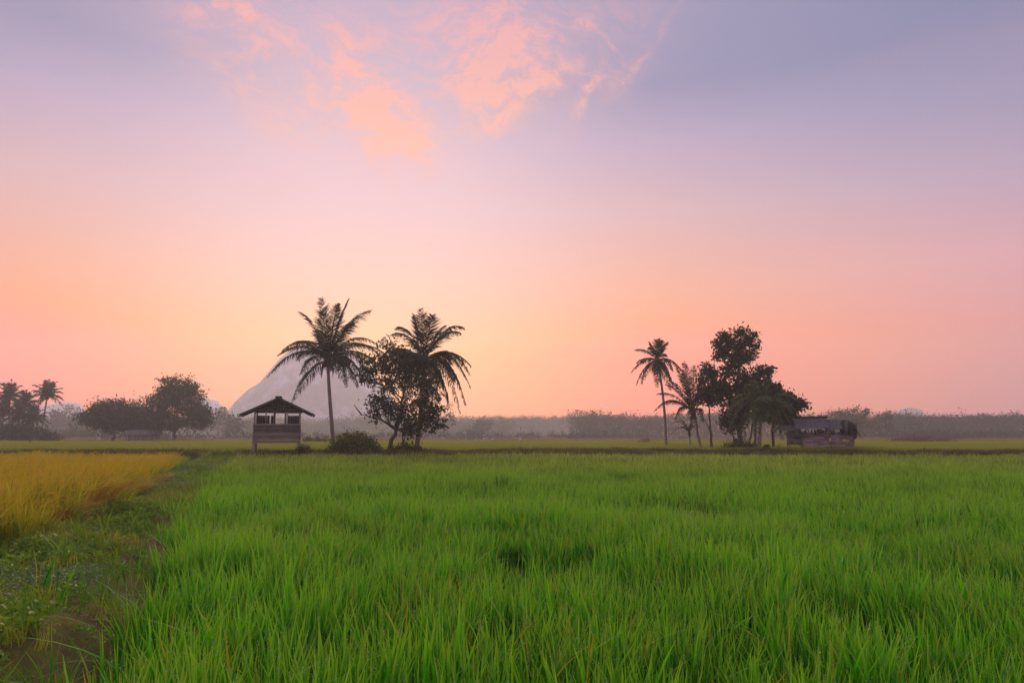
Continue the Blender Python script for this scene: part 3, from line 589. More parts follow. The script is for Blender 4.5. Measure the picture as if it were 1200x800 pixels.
def palm(label, base, crown, fronds, Y, r=.13, mat='palm', ll=.75, group=None, nuts=6, dead=3, bend=0.0, n=44, wid=.045, name='coconut_palm', droop=.55):
    """crown: px of the crown centre; fronds: (tip px dx, dy, arch in px, depth in m)"""
    base = np.asarray(base, float); th = thing(name, label, 'palm tree', base, group=group)
    C = W(crown[0], crown[1], Y) - base; k = Y / F
    mid = C * .5 + np.array([bend, 0, 0]); s = np.linspace(0, 1, 20)[:, None]
    TP = (1 - s) ** 2 * 0 + 2 * s * (1 - s) * mid + s * s * C
    mb = MB(); ring = 1 + .05 * (np.arange(20) % 2); rr = r * (1 - .35 * s[:, 0]) * ring; rr[0] *= 1.5; rr[1] *= 1.15; mb.tube(TP, rr, 9)
    link('trunk', mb.mesh('trunk', M['palm_bark'], True), th)
    up = (TP[-1] - TP[-3]); up /= np.linalg.norm(up); C2 = C + up * .2
    for (dx, dy, arch, dep) in fronds:
        tip = C2 + np.array([dx * k, dep, -dy * k]); L = np.linalg.norm(tip - C2); side = np.array([tip[0] - C2[0], dep, 0]); 
        ctrl = C2 * .42 + tip * .58 + np.array([0, 0, arch * k * 1.15]) - side * .04
        link('frond', frond(C2 + (tip - C2) / L * .06, ctrl, tip, ll * rng.uniform(.88, 1.1) * min(1, .45 + L / 5), n, droop, wid).mesh('frond', M[mat]), th)
    hb = MB(); hb.tube([C - up * .25, C, C + up * .35, C + up * .75], [r * .9, r * 1.7, r * 1.5, r * .2], 8); link('crown_shaft', hb.mesh('crown_shaft', M['nut'], True), th)
    for i in range(nuts):
        a = i / max(1, nuts) * 6.28 + rng.random(); nb = MB(); p = C + np.array([math.cos(a) * r * 1.9, math.sin(a) * r * 1.9, -.12 - .18 * rng.random()])
        s_ = np.linspace(-1, 1, 6); nb.tube(p + np.outer(s_, [0, 0, .13]), .11 * np.sqrt(np.clip(1.02 - s_ ** 2, 0.02, 1)), 7); link('coconut', nb.mesh('coconut', M['nut'], True), th)
    for i in range(dead):
        a = rng.random() * 6.28; e = np.array([math.cos(a) * .45, math.sin(a) * .45, -rng.uniform(.7, 1.2)])
        link('dead_frond', frond(C + up * -.1, C + e * np.array([1.2, 1.2, .35]), C + e, .3, 16, .9, .05).mesh('dead_frond', M['dead_frond']), th)
    return th
def ring(nf, L, up=.2, spread=.9, jit=.12):
    "fronds all round a crown: (dx, dy, arch, depth) with L in px"
    out = []
    for i in range(nf):
        a = i * 2.399963 + rng.normal(0, .12); e = R(75) - (i / nf) * R(115) + rng.normal(0, jit); l = L * rng.uniform(.85, 1.1)
        out.append((l * math.cos(e) * math.cos(a), -l * math.sin(e), l * (.30 if e > 0 else .42), l * math.cos(e) * math.sin(a)))
    return out
def ringm(nf, L, Y, **kw): return [(a, b, c, d * Y / F) for a, b, c, d in ring(nf, L, **kw)]
def G(px, Y, dz=0.0):
    x = XX(px, Y); return np.array([x, Y, float(ground_z(x, Y)) + dz])
YA = 46.0
b1 = W(393, 514, 50); b1[2] = float(ground_z(b1[0], 50)) - .1
f1 = [(-13, -75, 4, .5), (-4, -56, 4, -1.0), (6, -70, 3, .9), (22, -73, 6, .2), (14, -62, 8, -1.2), (28, -56, 10, 1.5), (52, -57, 18, -.6), (36, -40, 12, -1.6), (-38, -58, 16, .6), (-22, -40, 12, 2.0), (-57, -10, 26, .5), (-50, -2, 22, -1.6),
      (-67, 21, 34, -.4), (-44, 50, 20, .8), (60, -16, 26, -.8), (76, 2, 34, 1.2), (64, -4, 26, -2), (46, 26, 26, -1.0), (30, 30, 22, 2.0), (-20, 6, 20, -3), (16, 10, 20, 3), (66, 14, 30, .4)]
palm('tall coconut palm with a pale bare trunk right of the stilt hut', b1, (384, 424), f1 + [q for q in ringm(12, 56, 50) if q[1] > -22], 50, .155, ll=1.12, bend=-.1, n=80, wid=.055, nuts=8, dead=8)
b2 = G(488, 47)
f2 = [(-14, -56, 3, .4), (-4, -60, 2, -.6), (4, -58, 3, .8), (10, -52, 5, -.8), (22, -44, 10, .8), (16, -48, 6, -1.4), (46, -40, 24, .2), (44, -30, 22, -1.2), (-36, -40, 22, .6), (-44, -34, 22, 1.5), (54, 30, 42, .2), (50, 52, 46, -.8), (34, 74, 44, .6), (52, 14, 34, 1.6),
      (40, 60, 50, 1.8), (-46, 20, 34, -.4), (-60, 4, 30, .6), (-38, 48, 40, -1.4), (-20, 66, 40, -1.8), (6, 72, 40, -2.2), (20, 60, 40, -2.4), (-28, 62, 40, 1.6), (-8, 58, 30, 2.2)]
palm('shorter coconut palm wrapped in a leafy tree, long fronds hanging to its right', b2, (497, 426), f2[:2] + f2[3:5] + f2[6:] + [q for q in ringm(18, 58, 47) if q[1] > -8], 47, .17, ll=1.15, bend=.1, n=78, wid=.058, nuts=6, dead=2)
# leafy tree round the second palm
b3 = G(456, 46.2); Y = 46.5
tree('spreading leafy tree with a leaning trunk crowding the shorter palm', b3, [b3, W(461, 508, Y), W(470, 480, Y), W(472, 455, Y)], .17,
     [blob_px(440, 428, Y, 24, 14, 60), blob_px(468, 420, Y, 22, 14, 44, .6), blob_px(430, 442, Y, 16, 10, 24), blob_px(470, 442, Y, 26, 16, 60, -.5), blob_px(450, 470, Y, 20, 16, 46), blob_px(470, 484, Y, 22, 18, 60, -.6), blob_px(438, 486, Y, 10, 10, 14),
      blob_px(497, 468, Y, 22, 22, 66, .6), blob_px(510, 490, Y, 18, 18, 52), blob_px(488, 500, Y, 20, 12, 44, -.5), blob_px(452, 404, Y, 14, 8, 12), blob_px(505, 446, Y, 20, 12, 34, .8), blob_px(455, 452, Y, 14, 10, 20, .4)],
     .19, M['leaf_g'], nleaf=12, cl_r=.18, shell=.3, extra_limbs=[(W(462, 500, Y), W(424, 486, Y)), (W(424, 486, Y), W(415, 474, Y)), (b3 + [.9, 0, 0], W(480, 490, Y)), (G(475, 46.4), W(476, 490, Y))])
# --- right-hand group
YB = 54.0
b = G(780, 60, .1)
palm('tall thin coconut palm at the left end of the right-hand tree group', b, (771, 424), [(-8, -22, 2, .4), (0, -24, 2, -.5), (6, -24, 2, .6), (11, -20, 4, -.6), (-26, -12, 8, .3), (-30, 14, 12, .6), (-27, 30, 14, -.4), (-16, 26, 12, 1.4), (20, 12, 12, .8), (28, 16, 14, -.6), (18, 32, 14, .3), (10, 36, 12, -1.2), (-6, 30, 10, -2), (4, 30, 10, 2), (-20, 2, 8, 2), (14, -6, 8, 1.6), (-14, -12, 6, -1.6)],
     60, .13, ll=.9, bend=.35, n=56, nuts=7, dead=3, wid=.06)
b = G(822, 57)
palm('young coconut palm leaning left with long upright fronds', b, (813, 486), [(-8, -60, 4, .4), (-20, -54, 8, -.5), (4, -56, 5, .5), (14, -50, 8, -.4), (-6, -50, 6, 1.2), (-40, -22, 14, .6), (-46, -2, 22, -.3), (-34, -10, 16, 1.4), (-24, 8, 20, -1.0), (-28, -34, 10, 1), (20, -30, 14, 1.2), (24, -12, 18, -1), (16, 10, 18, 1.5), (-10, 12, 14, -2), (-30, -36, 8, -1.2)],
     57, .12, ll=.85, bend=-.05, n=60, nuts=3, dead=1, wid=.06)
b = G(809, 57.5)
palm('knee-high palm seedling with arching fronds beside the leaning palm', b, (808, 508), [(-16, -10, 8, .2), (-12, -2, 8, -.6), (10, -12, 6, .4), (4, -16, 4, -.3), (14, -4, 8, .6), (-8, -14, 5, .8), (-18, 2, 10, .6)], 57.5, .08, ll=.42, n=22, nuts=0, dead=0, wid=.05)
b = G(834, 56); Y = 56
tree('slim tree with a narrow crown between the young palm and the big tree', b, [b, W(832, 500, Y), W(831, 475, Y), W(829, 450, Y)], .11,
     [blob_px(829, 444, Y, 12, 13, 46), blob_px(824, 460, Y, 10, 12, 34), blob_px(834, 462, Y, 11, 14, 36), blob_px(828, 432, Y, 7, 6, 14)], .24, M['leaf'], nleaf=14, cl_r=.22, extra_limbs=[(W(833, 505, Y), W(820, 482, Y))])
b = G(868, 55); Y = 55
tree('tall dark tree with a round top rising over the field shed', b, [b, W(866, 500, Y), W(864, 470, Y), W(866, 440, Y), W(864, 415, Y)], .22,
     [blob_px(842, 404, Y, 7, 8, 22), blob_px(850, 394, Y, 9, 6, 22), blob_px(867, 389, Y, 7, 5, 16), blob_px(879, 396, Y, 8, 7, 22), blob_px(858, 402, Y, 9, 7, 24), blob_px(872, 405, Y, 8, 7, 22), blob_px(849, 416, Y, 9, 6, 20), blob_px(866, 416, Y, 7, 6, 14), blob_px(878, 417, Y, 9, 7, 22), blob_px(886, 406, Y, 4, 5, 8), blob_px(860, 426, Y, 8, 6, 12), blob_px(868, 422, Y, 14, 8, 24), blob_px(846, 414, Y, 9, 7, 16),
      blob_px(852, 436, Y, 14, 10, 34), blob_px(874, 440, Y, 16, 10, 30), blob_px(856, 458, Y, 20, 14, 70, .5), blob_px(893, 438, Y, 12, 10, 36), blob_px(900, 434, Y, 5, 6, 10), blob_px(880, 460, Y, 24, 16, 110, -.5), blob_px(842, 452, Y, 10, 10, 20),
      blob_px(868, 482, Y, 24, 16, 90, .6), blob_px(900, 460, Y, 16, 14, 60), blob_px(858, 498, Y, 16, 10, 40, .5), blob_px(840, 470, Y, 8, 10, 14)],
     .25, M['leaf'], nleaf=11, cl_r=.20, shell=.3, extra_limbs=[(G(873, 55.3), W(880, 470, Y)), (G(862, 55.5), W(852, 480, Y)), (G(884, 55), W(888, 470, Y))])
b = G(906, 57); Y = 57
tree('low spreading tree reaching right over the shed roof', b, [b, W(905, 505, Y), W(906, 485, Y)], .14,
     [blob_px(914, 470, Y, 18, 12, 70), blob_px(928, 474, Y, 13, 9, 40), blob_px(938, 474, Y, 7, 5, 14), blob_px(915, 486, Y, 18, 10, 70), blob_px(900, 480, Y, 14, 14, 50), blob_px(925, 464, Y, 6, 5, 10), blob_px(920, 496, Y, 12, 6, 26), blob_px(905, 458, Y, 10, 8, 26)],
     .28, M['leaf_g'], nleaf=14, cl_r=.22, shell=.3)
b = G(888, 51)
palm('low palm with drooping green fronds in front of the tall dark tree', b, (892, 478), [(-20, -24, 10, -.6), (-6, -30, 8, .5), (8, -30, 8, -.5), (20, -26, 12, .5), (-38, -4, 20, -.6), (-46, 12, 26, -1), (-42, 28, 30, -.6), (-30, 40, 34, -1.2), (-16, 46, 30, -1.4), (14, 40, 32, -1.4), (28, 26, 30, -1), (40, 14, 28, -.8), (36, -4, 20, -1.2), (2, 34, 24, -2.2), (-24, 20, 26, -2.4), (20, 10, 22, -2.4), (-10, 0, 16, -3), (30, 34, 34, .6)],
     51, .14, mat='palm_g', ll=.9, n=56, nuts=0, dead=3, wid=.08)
# --- far left groups
YC = 128.0
def far_palm(px, py, label, L=23, nf=24, Y=YC, bpx=None):
    b = G(px if bpx is None else bpx, Y); return palm(label, b, (px, py), ringm(nf, L, Y) + [(0, -L * 1.1, 1, 0), (-L * .3, -L * .95, 2, .5), (L * .34, -L * .9, 3, -.5), (-L * .85, -L * .3, 7, 0), (L * .9, -L * .25, 8, 0)], Y, .2, ll=1.0, n=20, nuts=0, dead=0, wid=.16, droop=.5)
far_palm(55, 467, 'far coconut palm standing clear against the sky at far left', 20, 26, bpx=47)
far_palm(11, 468, 'far coconut palm at the left edge of the photograph, tall star-shaped crown', 20, 22, 126)
far_palm(29, 477, 'lower far palm between the two tall ones at far left', 18, 22, 130)
far_palm(3, 488, 'squat far palm with fronds touching the field at the left edge', 22, 24, 120)
far_palm(38, 495, 'squat far palm just below the one standing clear', 20, 24, 124)
far_palm(21, 493, 'squat far palm in the middle of the left palm clump', 20, 24, 122)
def far_tree(label, px, blobs, Y, leaf=.5, nleaf=16, cl=.55, tr=.35, top=490, mat='leaf', group=None, name='broadleaf_tree', trunk=None, cat='tree', shell=.5):
    b = G(px, Y); tp = [b] + ([W(a, c, Y) for a, c in trunk] if trunk else [W(px, 505, Y), W(px, top, Y)])
    return tree(label, b, tp, tr, [blob_px(a, c, Y, rx, ry, n) for a, c, rx, ry, n in blobs], leaf, M[mat], nleaf=nleaf, cl_r=cl, group=group, name=name, cat=cat, shell=shell, twig=.03)
far_tree('dense dome-shaped tree, leftmost of the two joined domes by the low barn', 134, [(118, 486, 17, 12, 60), (132, 479, 16, 11, 64), (132, 490, 26, 12, 100), (108, 490, 12, 8, 30), (150, 486, 16, 12, 60), (122, 500, 12, 6, 24), (100, 490, 7, 5, 12)], 120, trunk=[(134, 508), (133, 492)], shell=.35, leaf=.36, nleaf=26)
far_tree('dense dome-shaped tree standing over the low barn', 166, [(160, 487, 17, 11, 80), (172, 492, 14, 12, 70), (160, 498, 20, 9, 80), (150, 494, 14, 10, 50), (180, 500, 8, 8, 30)], 123, trunk=[(166, 505), (164, 492)], shell=.3, leaf=.36, nleaf=26)
far_tree('large rounded tree with gaps in its crown left of the hut', 205, [(210, 456, 20, 12, 60), (195, 464, 14, 12, 40), (226, 463, 12, 12, 36), (208, 472, 28, 16, 100), (234, 482, 14, 11, 46), (184, 482, 14, 12, 40), (212, 492, 30, 12, 90), (200, 446, 14, 5, 16), (222, 450, 9, 5, 14), (176, 470, 8, 7, 14), (237, 496, 12, 8, 24), (194, 502, 12, 7, 24), (244, 486, 7, 6, 12)], 118, trunk=[(205, 508), (206, 490), (207, 475)], shell=.4, leaf=.36, nleaf=20, cl=.5)
# hazier trees behind, each its own
for (lab, px, bl, Y, nm) in [
    ('hazy dome of a tree between the left palms and the joined domes', 76, [(76, 488, 18, 14, 70), (66, 495, 12, 12, 40), (90, 496, 12, 10, 36), (76, 502, 22, 8, 40)], 300, 'far_tree'),
    ('low hazy thicket below the joined dome trees', 92, [(92, 507, 14, 6, 40), (82, 509, 8, 4, 20), (104, 509, 8, 4, 16)], 200, 'far_shrub'),
    ('hazy tree just right of the large rounded tree', 261, [(261, 486, 8, 8, 30), (258, 496, 12, 10, 40)], 280, 'far_tree'),
    ('hazy rounded tree directly left of the hut roof', 277, [(276, 496, 10, 9, 40), (272, 505, 12, 6, 30)], 230, 'far_tree'),
    ('hazy tree just left of the hut wall', 292, [(294, 498, 8, 8, 30), (290, 506, 10, 5, 20)], 320, 'far_tree'),
    ('hazy rounded tree past the palm with hanging fronds', 565, [(566, 498, 9, 7, 34), (560, 505, 10, 6, 24)], 280, 'far_tree'),
    ('scraggly tall tree behind the right end of the shed', 1010, [(1008, 488, 7, 7, 12), (1014, 482, 6, 5, 9), (1003, 494, 6, 5, 8), (1012, 497, 8, 6, 12)], 190, 'far_tree'),
    ('scraggly tree just left of the tiny blue hill', 1032, [(1030, 492, 6, 6, 10), (1038, 488, 5, 4, 8), (1042, 497, 6, 5, 8), (1026, 499, 6, 5, 9)], 195, 'far_tree'),
    ('scraggly tree above the middle of the shed roof', 982, [(984, 486, 7, 5, 10), (978, 492, 6, 5, 9), (990, 491, 6, 4, 8)], 200, 'far_tree'),
    ('scraggly tree standing highest above the shed', 996, [(994, 484, 6, 5, 9), (1001, 481, 5, 4, 7), (998, 491, 8, 6, 12)], 205, 'far_tree')]:
    far_tree(lab, px, bl, Y, leaf=.55 if Y < 210 else .8, nleaf=12, cl=.5 if Y < 210 else .8, tr=.18, top=bl[0][1] + 4, mat='leaf_far', name=nm, cat='tree' if nm == 'far_tree' else 'shrub')
# ------------------------------------------------------------------ far woods
def woods(name, label, rows, leaf, nleaf, seed):
    mb = MB(); st = MB(); C = []
    for (px0, px1, Y, step, top0, top1, amp) in rows:
        px = px0
        while px < px1:
            q = (px - px0) / (px1 - px0); ty = top0 + (top1 - top0) * q + 2.2 * amp * (value_noise(px * .017 + 3, Y * .01, seed + 1) - .6) * (seed == 91) + amp * (value_noise(px * .06, Y, seed) - .5) * 2 + rng.normal(0, amp * .6) - (rng.random() < .12) * rng.uniform(0, 4)
            Yt = Y + rng.uniform(-8, 8); top = W(px, ty, Yt); g = G(px, Yt); hgt = max(.5, top[2] - g[2])
            st.tube([g, g + np.array([rng.normal(0, .15), 0, hgt * .5]), top - np.array([0, 0, hgt * .08])], [.14 * Y / 250, .11 * Y / 250, .03 * Y / 250], 4)
            w_ = hgt * .22
            nk = int(rng.integers(11, 18)); zc = top[2] - hgt * (.95 * rng.random(nk) ** 1.3); C.append(np.stack([top[0] + rng.normal(0, w_ * .7, nk), Yt + rng.normal(0, w_, nk), zc], 1))
            px += step * rng.uniform(.6, 1.4)
    leaves(mb, np.concatenate(C), nleaf, leaf * 1.3, leaf)
    root = tag(link(name, mb.mesh(name, M['leaf_far'])), label, kind='stuff')
    link('trunks', st.mesh('trunks', M['bark']), root)
    root.children[0]['kind'] = 'stuff'
    return root
woods('rubber_plantation', 'hazy row of young rubber trees across the right background', [(670, 830, 262, 4.6, 486, 489, 3.2), (672, 1225, 275, 3.2, 490, 490, 1.8), (825, 990, 262, 5, 485, 486, 3.5), (985, 1225, 268, 5, 492, 486, 3.5), (1050, 1225, 250, 4.6, 492, 487, 3), (680, 1225, 290, 3, 489, 489, 1.5), (960, 1060, 240, 4.5, 489, 492, 3.5)], .55, 17, 91)
woods('distant_woods', 'pale band of far woods behind the hut and palms', [(-60, 700, 520, 2.6, 492, 492, 1.8), (420, 720, 470, 2.8, 492, 489, 1.2), (-60, 450, 430, 3, 496, 494, 3), (-60, 760, 560, 2.4, 493, 492, 1), (480, 600, 400, 3, 494, 495, 3)], 1.0, 16, 95)
woods('field_edge_scrub', 'low hazy scrub along the far field edge', [(300, 760, 215, 7, 510, 509, 2.5), (0, 300, 190, 8, 510, 510, 2), (1000, 1220, 205, 7, 508, 508, 2)], .5, 16, 97)
# ------------------------------------------------------------------ bushes
def bush(label, px, Y, wpx, hpx, n, mat, leaf=.12, name='shrub', grassy=0, peak=0.0, cat='shrub'):
    g = G(px, Y); k = Y / F; th = thing(name, label, cat, g); mb = MB(); C = []
    for i in range(n):
        a = rng.random() * 6.28; q = math.sqrt(rng.random()); h = math.sqrt(max(0, 1 - q * q)) ** (1 + peak) * rng.uniform(.45, 1.0)
        C.append([q * math.cos(a) * wpx / 2 * k, q * math.sin(a) * wpx / 2 * k * .7, h * hpx * k])
    leaves(mb, C, 16, .13 * max(1, leaf / .12), leaf); tag(link('foliage', mb.mesh('foliage', mat), th), kind='stuff')
    st = MB()
    for i in range(14): c = np.array(C[rng.integers(0, n)]); st.tube(bez(np.array([rng.normal(0, .1), rng.normal(0, .1), -.05]), c * np.array([.4, .4, .7]), c, 5), np.linspace(.02, .006, 5), 4)
    link('stems', st.mesh('stems', M['bark']), th)
    if grassy:
        gb = MB()
        for i in range(grassy):
            c = np.array(C[rng.integers(0, n)]); blade_strip(gb, c * np.array([1, 1, .8]), rng.random() * 6.28, rng.uniform(.35, .75), rng.uniform(.5, 1.4), .028, 4, .6, rng.random(), 0)
        tag(link('grass_blades', gb.mesh('grass_blades', [M['grass_short']]), th), kind='stuff')
    return th
bush('mounded grassy bush with a rusty top at the foot of the tall palm', 415, 45.5, 66, 27, 260, M['bush'], .13, grassy=900, peak=.5)
bush('hazy tangle of low growth under the palm clump at the left edge', 18, 118, 92, 22, 420, M['leaf_far'], .4)
bush('low rounded green bush at the far end of the path', 262, 42.5, 44, 13, 170, M['weed'], .10, grassy=500)
bush('low dark undergrowth between the legs of the leafy tree', 478, 46.8, 40, 12, 90, M['bush'], .13)
bush('small weedy bush by the right foot of the hut', 357, 45.2, 20, 10, 60, M['bush'], .09, grassy=120)
bush('reddish brown scrub patch in the field right of the shed', 1075, 105, 76, 9, 150, M['redscrub'], .25)
bush('dark undergrowth below the tall dark tree', 868, 54.4, 50, 14, 130, M['bush'], .14, grassy=160)
bush('pale dry bush standing alone left of the thin palm', 755, 90, 14, 9, 50, M['straw'], .2)
for i, (px, lab) in enumerate([(361, 'tiny dark shrub right behind the hut post, nearer the hut'), (372, 'tiny dark shrub, middle of the row left of the tall palm trunk'), (382, 'tiny dark shrub closest to the tall palm trunk')]):
    o = bush(lab, px, 100, 7, 9, 26, M['leaf_far'], .25); o['group'] = 'tiny shrubs in the field behind the hut'
def mound(label, px, Y, wpx, hpx, mat='soil_mound', name='earth_mound', cat='mound'):
    k = Y / F; g = G(px, Y, -.05); n, m = 22, 9; V = []; Fq = []
    for j in range(m):
        r_ = 1 - j / (m - 1)
        for i in range(n):
            a = i / n * 6.283; q = r_ * (1 + .12 * math.sin(a * 3 + px) + .06 * rng.normal()); V.append([q * math.cos(a) * wpx / 2 * k, q * math.sin(a) * wpx / 2 * k, hpx * k * (1 - r_ ** 1.6) * (1 + .06 * rng.normal())])
    for j in range(m - 1):
        for i in range(n): Fq.append((j * n + i, j * n + (i + 1) % n, (j + 1) * n + (i + 1) % n, (j + 1) * n + i))
    return tag(link(name, mesh_np(name, V, Fq, M[mat], np.full(len(V), .5), np.zeros(len(V)), smooth=True), loc=g), label, cat)
mound('small earth mound round the foot of the thin palm', 778, 59.6, 18, 6)
mound('low heap of earth at the foot of the slim tree', 840, 55, 16, 5)
mound('brown cone-shaped heap of old straw beside the tall dark tree', 862, 56.5, 22, 16, 'soil_mound', 'straw_heap', 'straw heap')
# ------------------------------------------------------------------ stilt hut
Yh = 46.0; kx = Yh / F
hb = G(325, Yh); hut = thing('stilt_hut', 'small open wooden hut on stilts with a dark gable roof', 'hut', (hb[0], Yh, 0), R(17.5))
z0 = hb[2] - .15; zf = 1.26; zw0, zw1 = 1.42, 2.40; zt = 3.17; za = 4.10; hwid = 1.45; dep = 1.35
def part(name, mb, mat, parent=hut, smooth=False, kind=None, label=None):
    o = link(name, mb.mesh(name, mat, smooth), parent); return tag(o, label, kind=kind) if (kind or label) else o
for sxx in (-1, 1):
    for syy in (-1, 1):
        m = MB(); x0 = sxx * (hwid - .06); m.beam((x0 * 1.01, syy * dep, z0), (x0, syy * dep, zf), .17 if sxx < 0 else .15, tint=.8); m.beam((x0, syy * dep, zf), (x0, syy * dep, zt), .10, tint=.6); part('stilt_post', m, M['post'])
m = MB(); m.box((-hwid - .05, -dep - .1, zf - .10), (hwid + .05, -dep - .02 + .04, zf + .02), .7); part('floor_beam', m, M['post'])
m = MB(); m.box((-hwid - .05, dep - .02, zf - .10), (hwid + .05, dep + .1, zf + .02), .5); part('floor_beam', m, M['post'])
m = MB()
for i in range(14): y0 = -dep + .05 + i * (2 * dep - .1) / 14; m.box((-hwid, y0, zf + .023), (hwid, y0 + .17, zf + .05 + .004 * (i % 3)))
part('floor_boards', m, M['board'], kind='stuff')
def board_wall(name, x0, x1, yw, za_, zb_, nrow, axis='x', th_=.02, mat='board', skip=()):
    m = MB(); hh = (zb_ - za_) / nrow
    for i in range(nrow):
        if i in skip: continue
        e0, e1 = rng.normal(0, .02), rng.normal(0, .02); off = .006 * (i % 3) + rng.normal(0, .003); lo, hi = za_ + i * hh + .008, za_ + (i + 1) * hh + .001
        if axis == 'x': m.box((x0 + e0, yw - th_ - off, lo), (x1 + e1, yw - off, hi))
        else: m.box((yw - th_ - off, x0 + e0, lo), (yw - off, x1 + e1, hi))
    return part(name, m, M[mat], kind='stuff')
board_wall('front_wall', -hwid + .0, hwid - .0, -dep - .055, zw0 - .04, zw1, 9)
board_wall('side_wall', -dep + .06, dep - .06, -hwid - .0, zw0 - .04, zw1, 9, 'y'); board_wall('side_wall', -dep + .06, dep - .06, hwid + .03, zw0 - .04, zw1, 9, 'y')
board_wall('rear_wall', -hwid, hwid, dep - .06, zw0 - .04, zw1 - .05, 9)
m = MB()
for i in range(5): m.box((-hwid + .1 + i * .56, -dep - .07, zf + .03), (-hwid + .18 + i * .56, -dep - .03, zw0 - .03))
part('wall_struts', m, M['post'], kind='stuff')
m = MB()
for (xa, xb) in ((-hwid + .1, -.56), (-.49, -.27), (.60, hwid - .1)):       # dark boards closing the upper back wall beside the window
    q = xa
    while q < xb - .02: m.box((q, dep - .1, zw1 - .02), (min(q + .15, xb), dep - .075 + rng.normal(0, .004), zt - .17)); q += .156
part('rear_panel', m, M['board_dark'], kind='stuff')
for xq, w_ in ((-.72, .07), (-.24, .05), (.47, .10), (.62, .06)):
    m = MB(); m.beam((xq, -dep - .02, zw1 - .05), (xq, -dep - .02, zt), w_, tint=.45); part('window_post', m, M['post'])
for xq in (-.24, .47):
    m = MB(); m.beam((xq, dep - .12, zw1 - .05), (xq, dep - .12, zt), .09, tint=.2); part('window_post', m, M['board_dark'])
for yq in (-dep - .02, dep):
    m = MB(); m.box((-hwid - .1, yq - .05, zt), (hwid + .1, yq + .05, zt + .09), .3); part('wall_plate', m, M['board_dark'])
m = MB()
slope = (za - 2.98) / 2.32                                    # gable of upright boards
n = 20
for i in range(n):
    xa = -1.62 + i * 3.24 / n; xb = xa + 3.24 / n - .002; top = lambda x: za - .07 - abs(x) * slope; zl = zt + .093 if abs(xa + .08) < 1.45 else zt + .02
    yq = -dep - .08 - .006 * (i % 2)
    for (p, q) in ((yq, yq + .02),):
        zA, zB = top(xa), top(xb)
        if min(zA, zB) < zl + .02: continue
        V = [(xa, p, zl), (xb, p, zl), (xb, p, zB), (xa, p, zA), (xa, q, zl), (xb, q, zl), (xb, q, zB), (xa, q, zA)]
        m.add(V, [(0, 1, 2, 3), (5, 4, 7, 6), (0, 4, 5, 1), (1, 5, 6, 2), (2, 6, 7, 3), (3, 7, 4, 0)], rng.random())
part('gable', m, M['board_dark'], kind='stuff')
def corrugated(name, p0, p1, q0, q1, mat, parent, n=60, amp=.018, th_=.012, sag=.0):
    "sheet between ridge p0-p1 and eave q0-q1, ribs running down the slope"
    p0, p1, q0, q1 = map(lambda a: np.array(a, float), (p0, p1, q0, q1)); m = MB(); u = np.linspace(0, 1, n); v = np.linspace(0, 1, 6)
    nrm = np.cross(p1 - p0, q0 - p0); nrm /= np.linalg.norm(nrm); nrm *= 1 if nrm[2] > 0 else -1
    P = (p0 + (p1 - p0) * u[:, None])[:, None] * (1 - v)[None, :, None] + (q0 + (q1 - q0) * u[:, None])[:, None] * v[None, :, None]
    P = P + nrm * (amp * np.sin(u * n * 1.05)[:, None, None] + sag * np.sin(v * 3.14)[None, :, None] + .012 * rng.normal(size=(n, 1, 1)))
    top = P + nrm * th_; idx = np.arange(n * 6).reshape(n, 6); q = np.stack([idx[:-1, :-1], idx[1:, :-1], idx[1:, 1:], idx[:-1, 1:]], -1).reshape(-1, 4)
    m.add(top.reshape(-1, 3), q, .5); m.add(P.reshape(-1, 3), q[:, ::-1], .3)
    for e in (idx[0], idx[-1], idx[:, 0], idx[:, -1]):
        A = top.reshape(-1, 3)[e]; B = P.reshape(-1, 3)[e]; k = len(e); m.add(np.concatenate([A, B]), [(i, i + 1, k + i + 1, k + i) for i in range(k - 1)], .4)
    return part(name, m, mat, parent, True)
yr0, yr1 = -dep - .45, dep + .4
corrugated('roof_sheet', (-.0, yr0, za), (0, yr1, za), (-2.32, yr0, 2.98), (-2.32, yr1, 2.98), M['sheet'], hut)
corrugated('roof_sheet', (.0, yr0, za), (0, yr1, za), (2.32, yr0, 2.98), (2.32, yr1, 2.98), M['sheet'], hut)
m = MB(); m.beam((0, yr0 - .06, za + .03), (0, yr1 + .05, za + .03), .08, .40, .2); part('ridge_cap', m, M['board_dark'])
for s_ in (-1, 1):
    m = MB(); m.beam((0, yr0 + .02, za - .08), (s_ * 2.30, yr0 + .02, 2.98 - .07), .05, .12, .5); part('barge_board', m, M['sheet'])
    for yq in (-.9, .0, .9): m = MB(); m.beam((0, yq, za - .09), (s_ * 2.2, yq, 2.98 - .03), .05, .09, .2); part('rafter', m, M['board_dark'])
m = MB(); m.beam((-2.3, yr0 + .05, 2.93), (-2.3, yr1, 2.93), .05, .06, .3); part('purlin', m, M['board_dark'])
m = MB(); m.beam((2.3, yr0 + .05, 2.93), (2.3, yr1, 2.93), .05, .06, .3); part('purlin', m, M['board_dark'])
